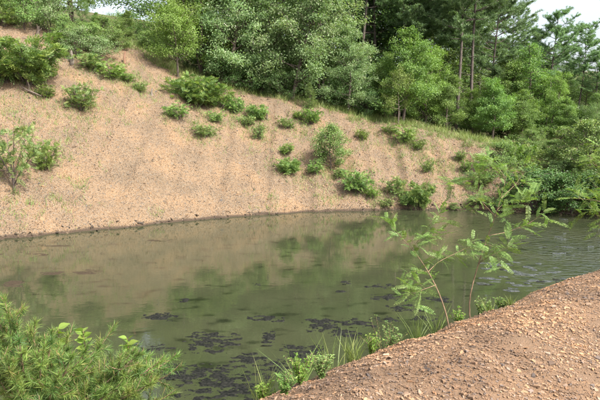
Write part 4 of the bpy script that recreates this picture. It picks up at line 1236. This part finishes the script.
for k, (px, q, h, nst, lab) in enumerate([
    (284, 0.35, 0.22, 14, "leafy bright weed at the bottom edge where the bank meets the frame"),
    (300, 0.55, 0.30, 18, "large leafy weed clump on the lower bank edge"),
    (322, 0.5, 0.26, 16, "leafy weed clump right of the largest clump"),
    (298, 1.5, 0.52, 10, "tall single weed rising before the algae near the bottom"),
    (372, 0.7, 0.25, 12, "weed just right of the spiky grass tuft"),
    (392, 0.9, 0.34, 12, "pale bushy weed left of the saplings"),
    (384, 1.5, 0.62, 10, "tall pale weed standing out over the water left of the saplings"),
    (458, 0.6, 0.22, 12, "small weed between the two saplings' feet"),
    (480, 0.6, 0.26, 12, "small bright weed right of the taller sapling's foot"),
    (500, 0.5, 0.2, 10, "little weed on the bank edge between two low grass tufts"),
    (262, 0.5, 0.2, 10, "small weed at the bottom edge nearest the biggest algae mat")]):
    weed(col_s(px, q), q, h * 0.8, nst, lab, [M_locust, M_green, M_yellow][(k + 1) % 3], 0.03, 950 + k)

# broad-leaved saplings behind the pine, each leaf a part
def broad_leaf_mesh():
    m_ = MB(); u = np.linspace(0, 1, 6); w = np.array([0.02, 0.34, 0.44, 0.36, 0.18, 0.0]) * 0.9
    for sg in (1, -1):
        c = np.stack([u, np.zeros(6), -0.15 * u ** 2], -1); e = np.stack([u, sg * w, -0.15 * u ** 2 + 0.10 * w / 0.44], -1)
        V = np.concatenate([c, e]); f = np.array([[i, i + 1, i + 7, i + 6] if sg < 0 else [i, i + 6, i + 7, i + 1] for i in range(5)])
        m_.add(V, f, 0.7)
    return m_.mesh("leaf", M_yellow, True)
BLF = [broad_leaf_mesh()]
def broad_plant(px, py, y, n, label, seed, L=0.085):
    g = np.random.default_rng(seed)
    tip = at(px, py, y); gx, gy = tip[0], tip[1]
    base = np.array([gx + 0.03, gy, float(near_z(gx + 0.03, gy)) - 0.02])
    t = thing("broad_leaved_sapling", label, "sapling", tuple(base))
    ln = smooth_line([base, 0.5 * (base + tip) + np.array([0.04, 0, 0]), tip], 12)
    m_ = MB(); tube(m_, ln - base, np.linspace(0.008, 0.003, 12), 5); m_.build("stem", M_twig, t, True)
    for k in range(n):
        v = 0.72 + 0.28 * (k + 0.5) / n
        p = np.array([np.interp(v, np.linspace(0, 1, 12), ln[:, c]) for c in range(3)])
        a = k * 2.4; d = norm(np.array([math.cos(a), math.sin(a), 0.45]))
        place_leaf(t, base, BLF, p, d, L * g.uniform(0.7, 1.15), g, 0.5)
broad_plant(83, 330, 5.0, 34, "broad-leaved sapling poking up behind the pine, left one of two", 41)
broad_plant(127, 338, 5.1, 26, "broad-leaved sapling beside the pine's right-hand tip", 42, 0.10)
broad_plant(58, 328, 5.2, 30, "upright light green sapling behind the left part of the pine", 43, 0.10)
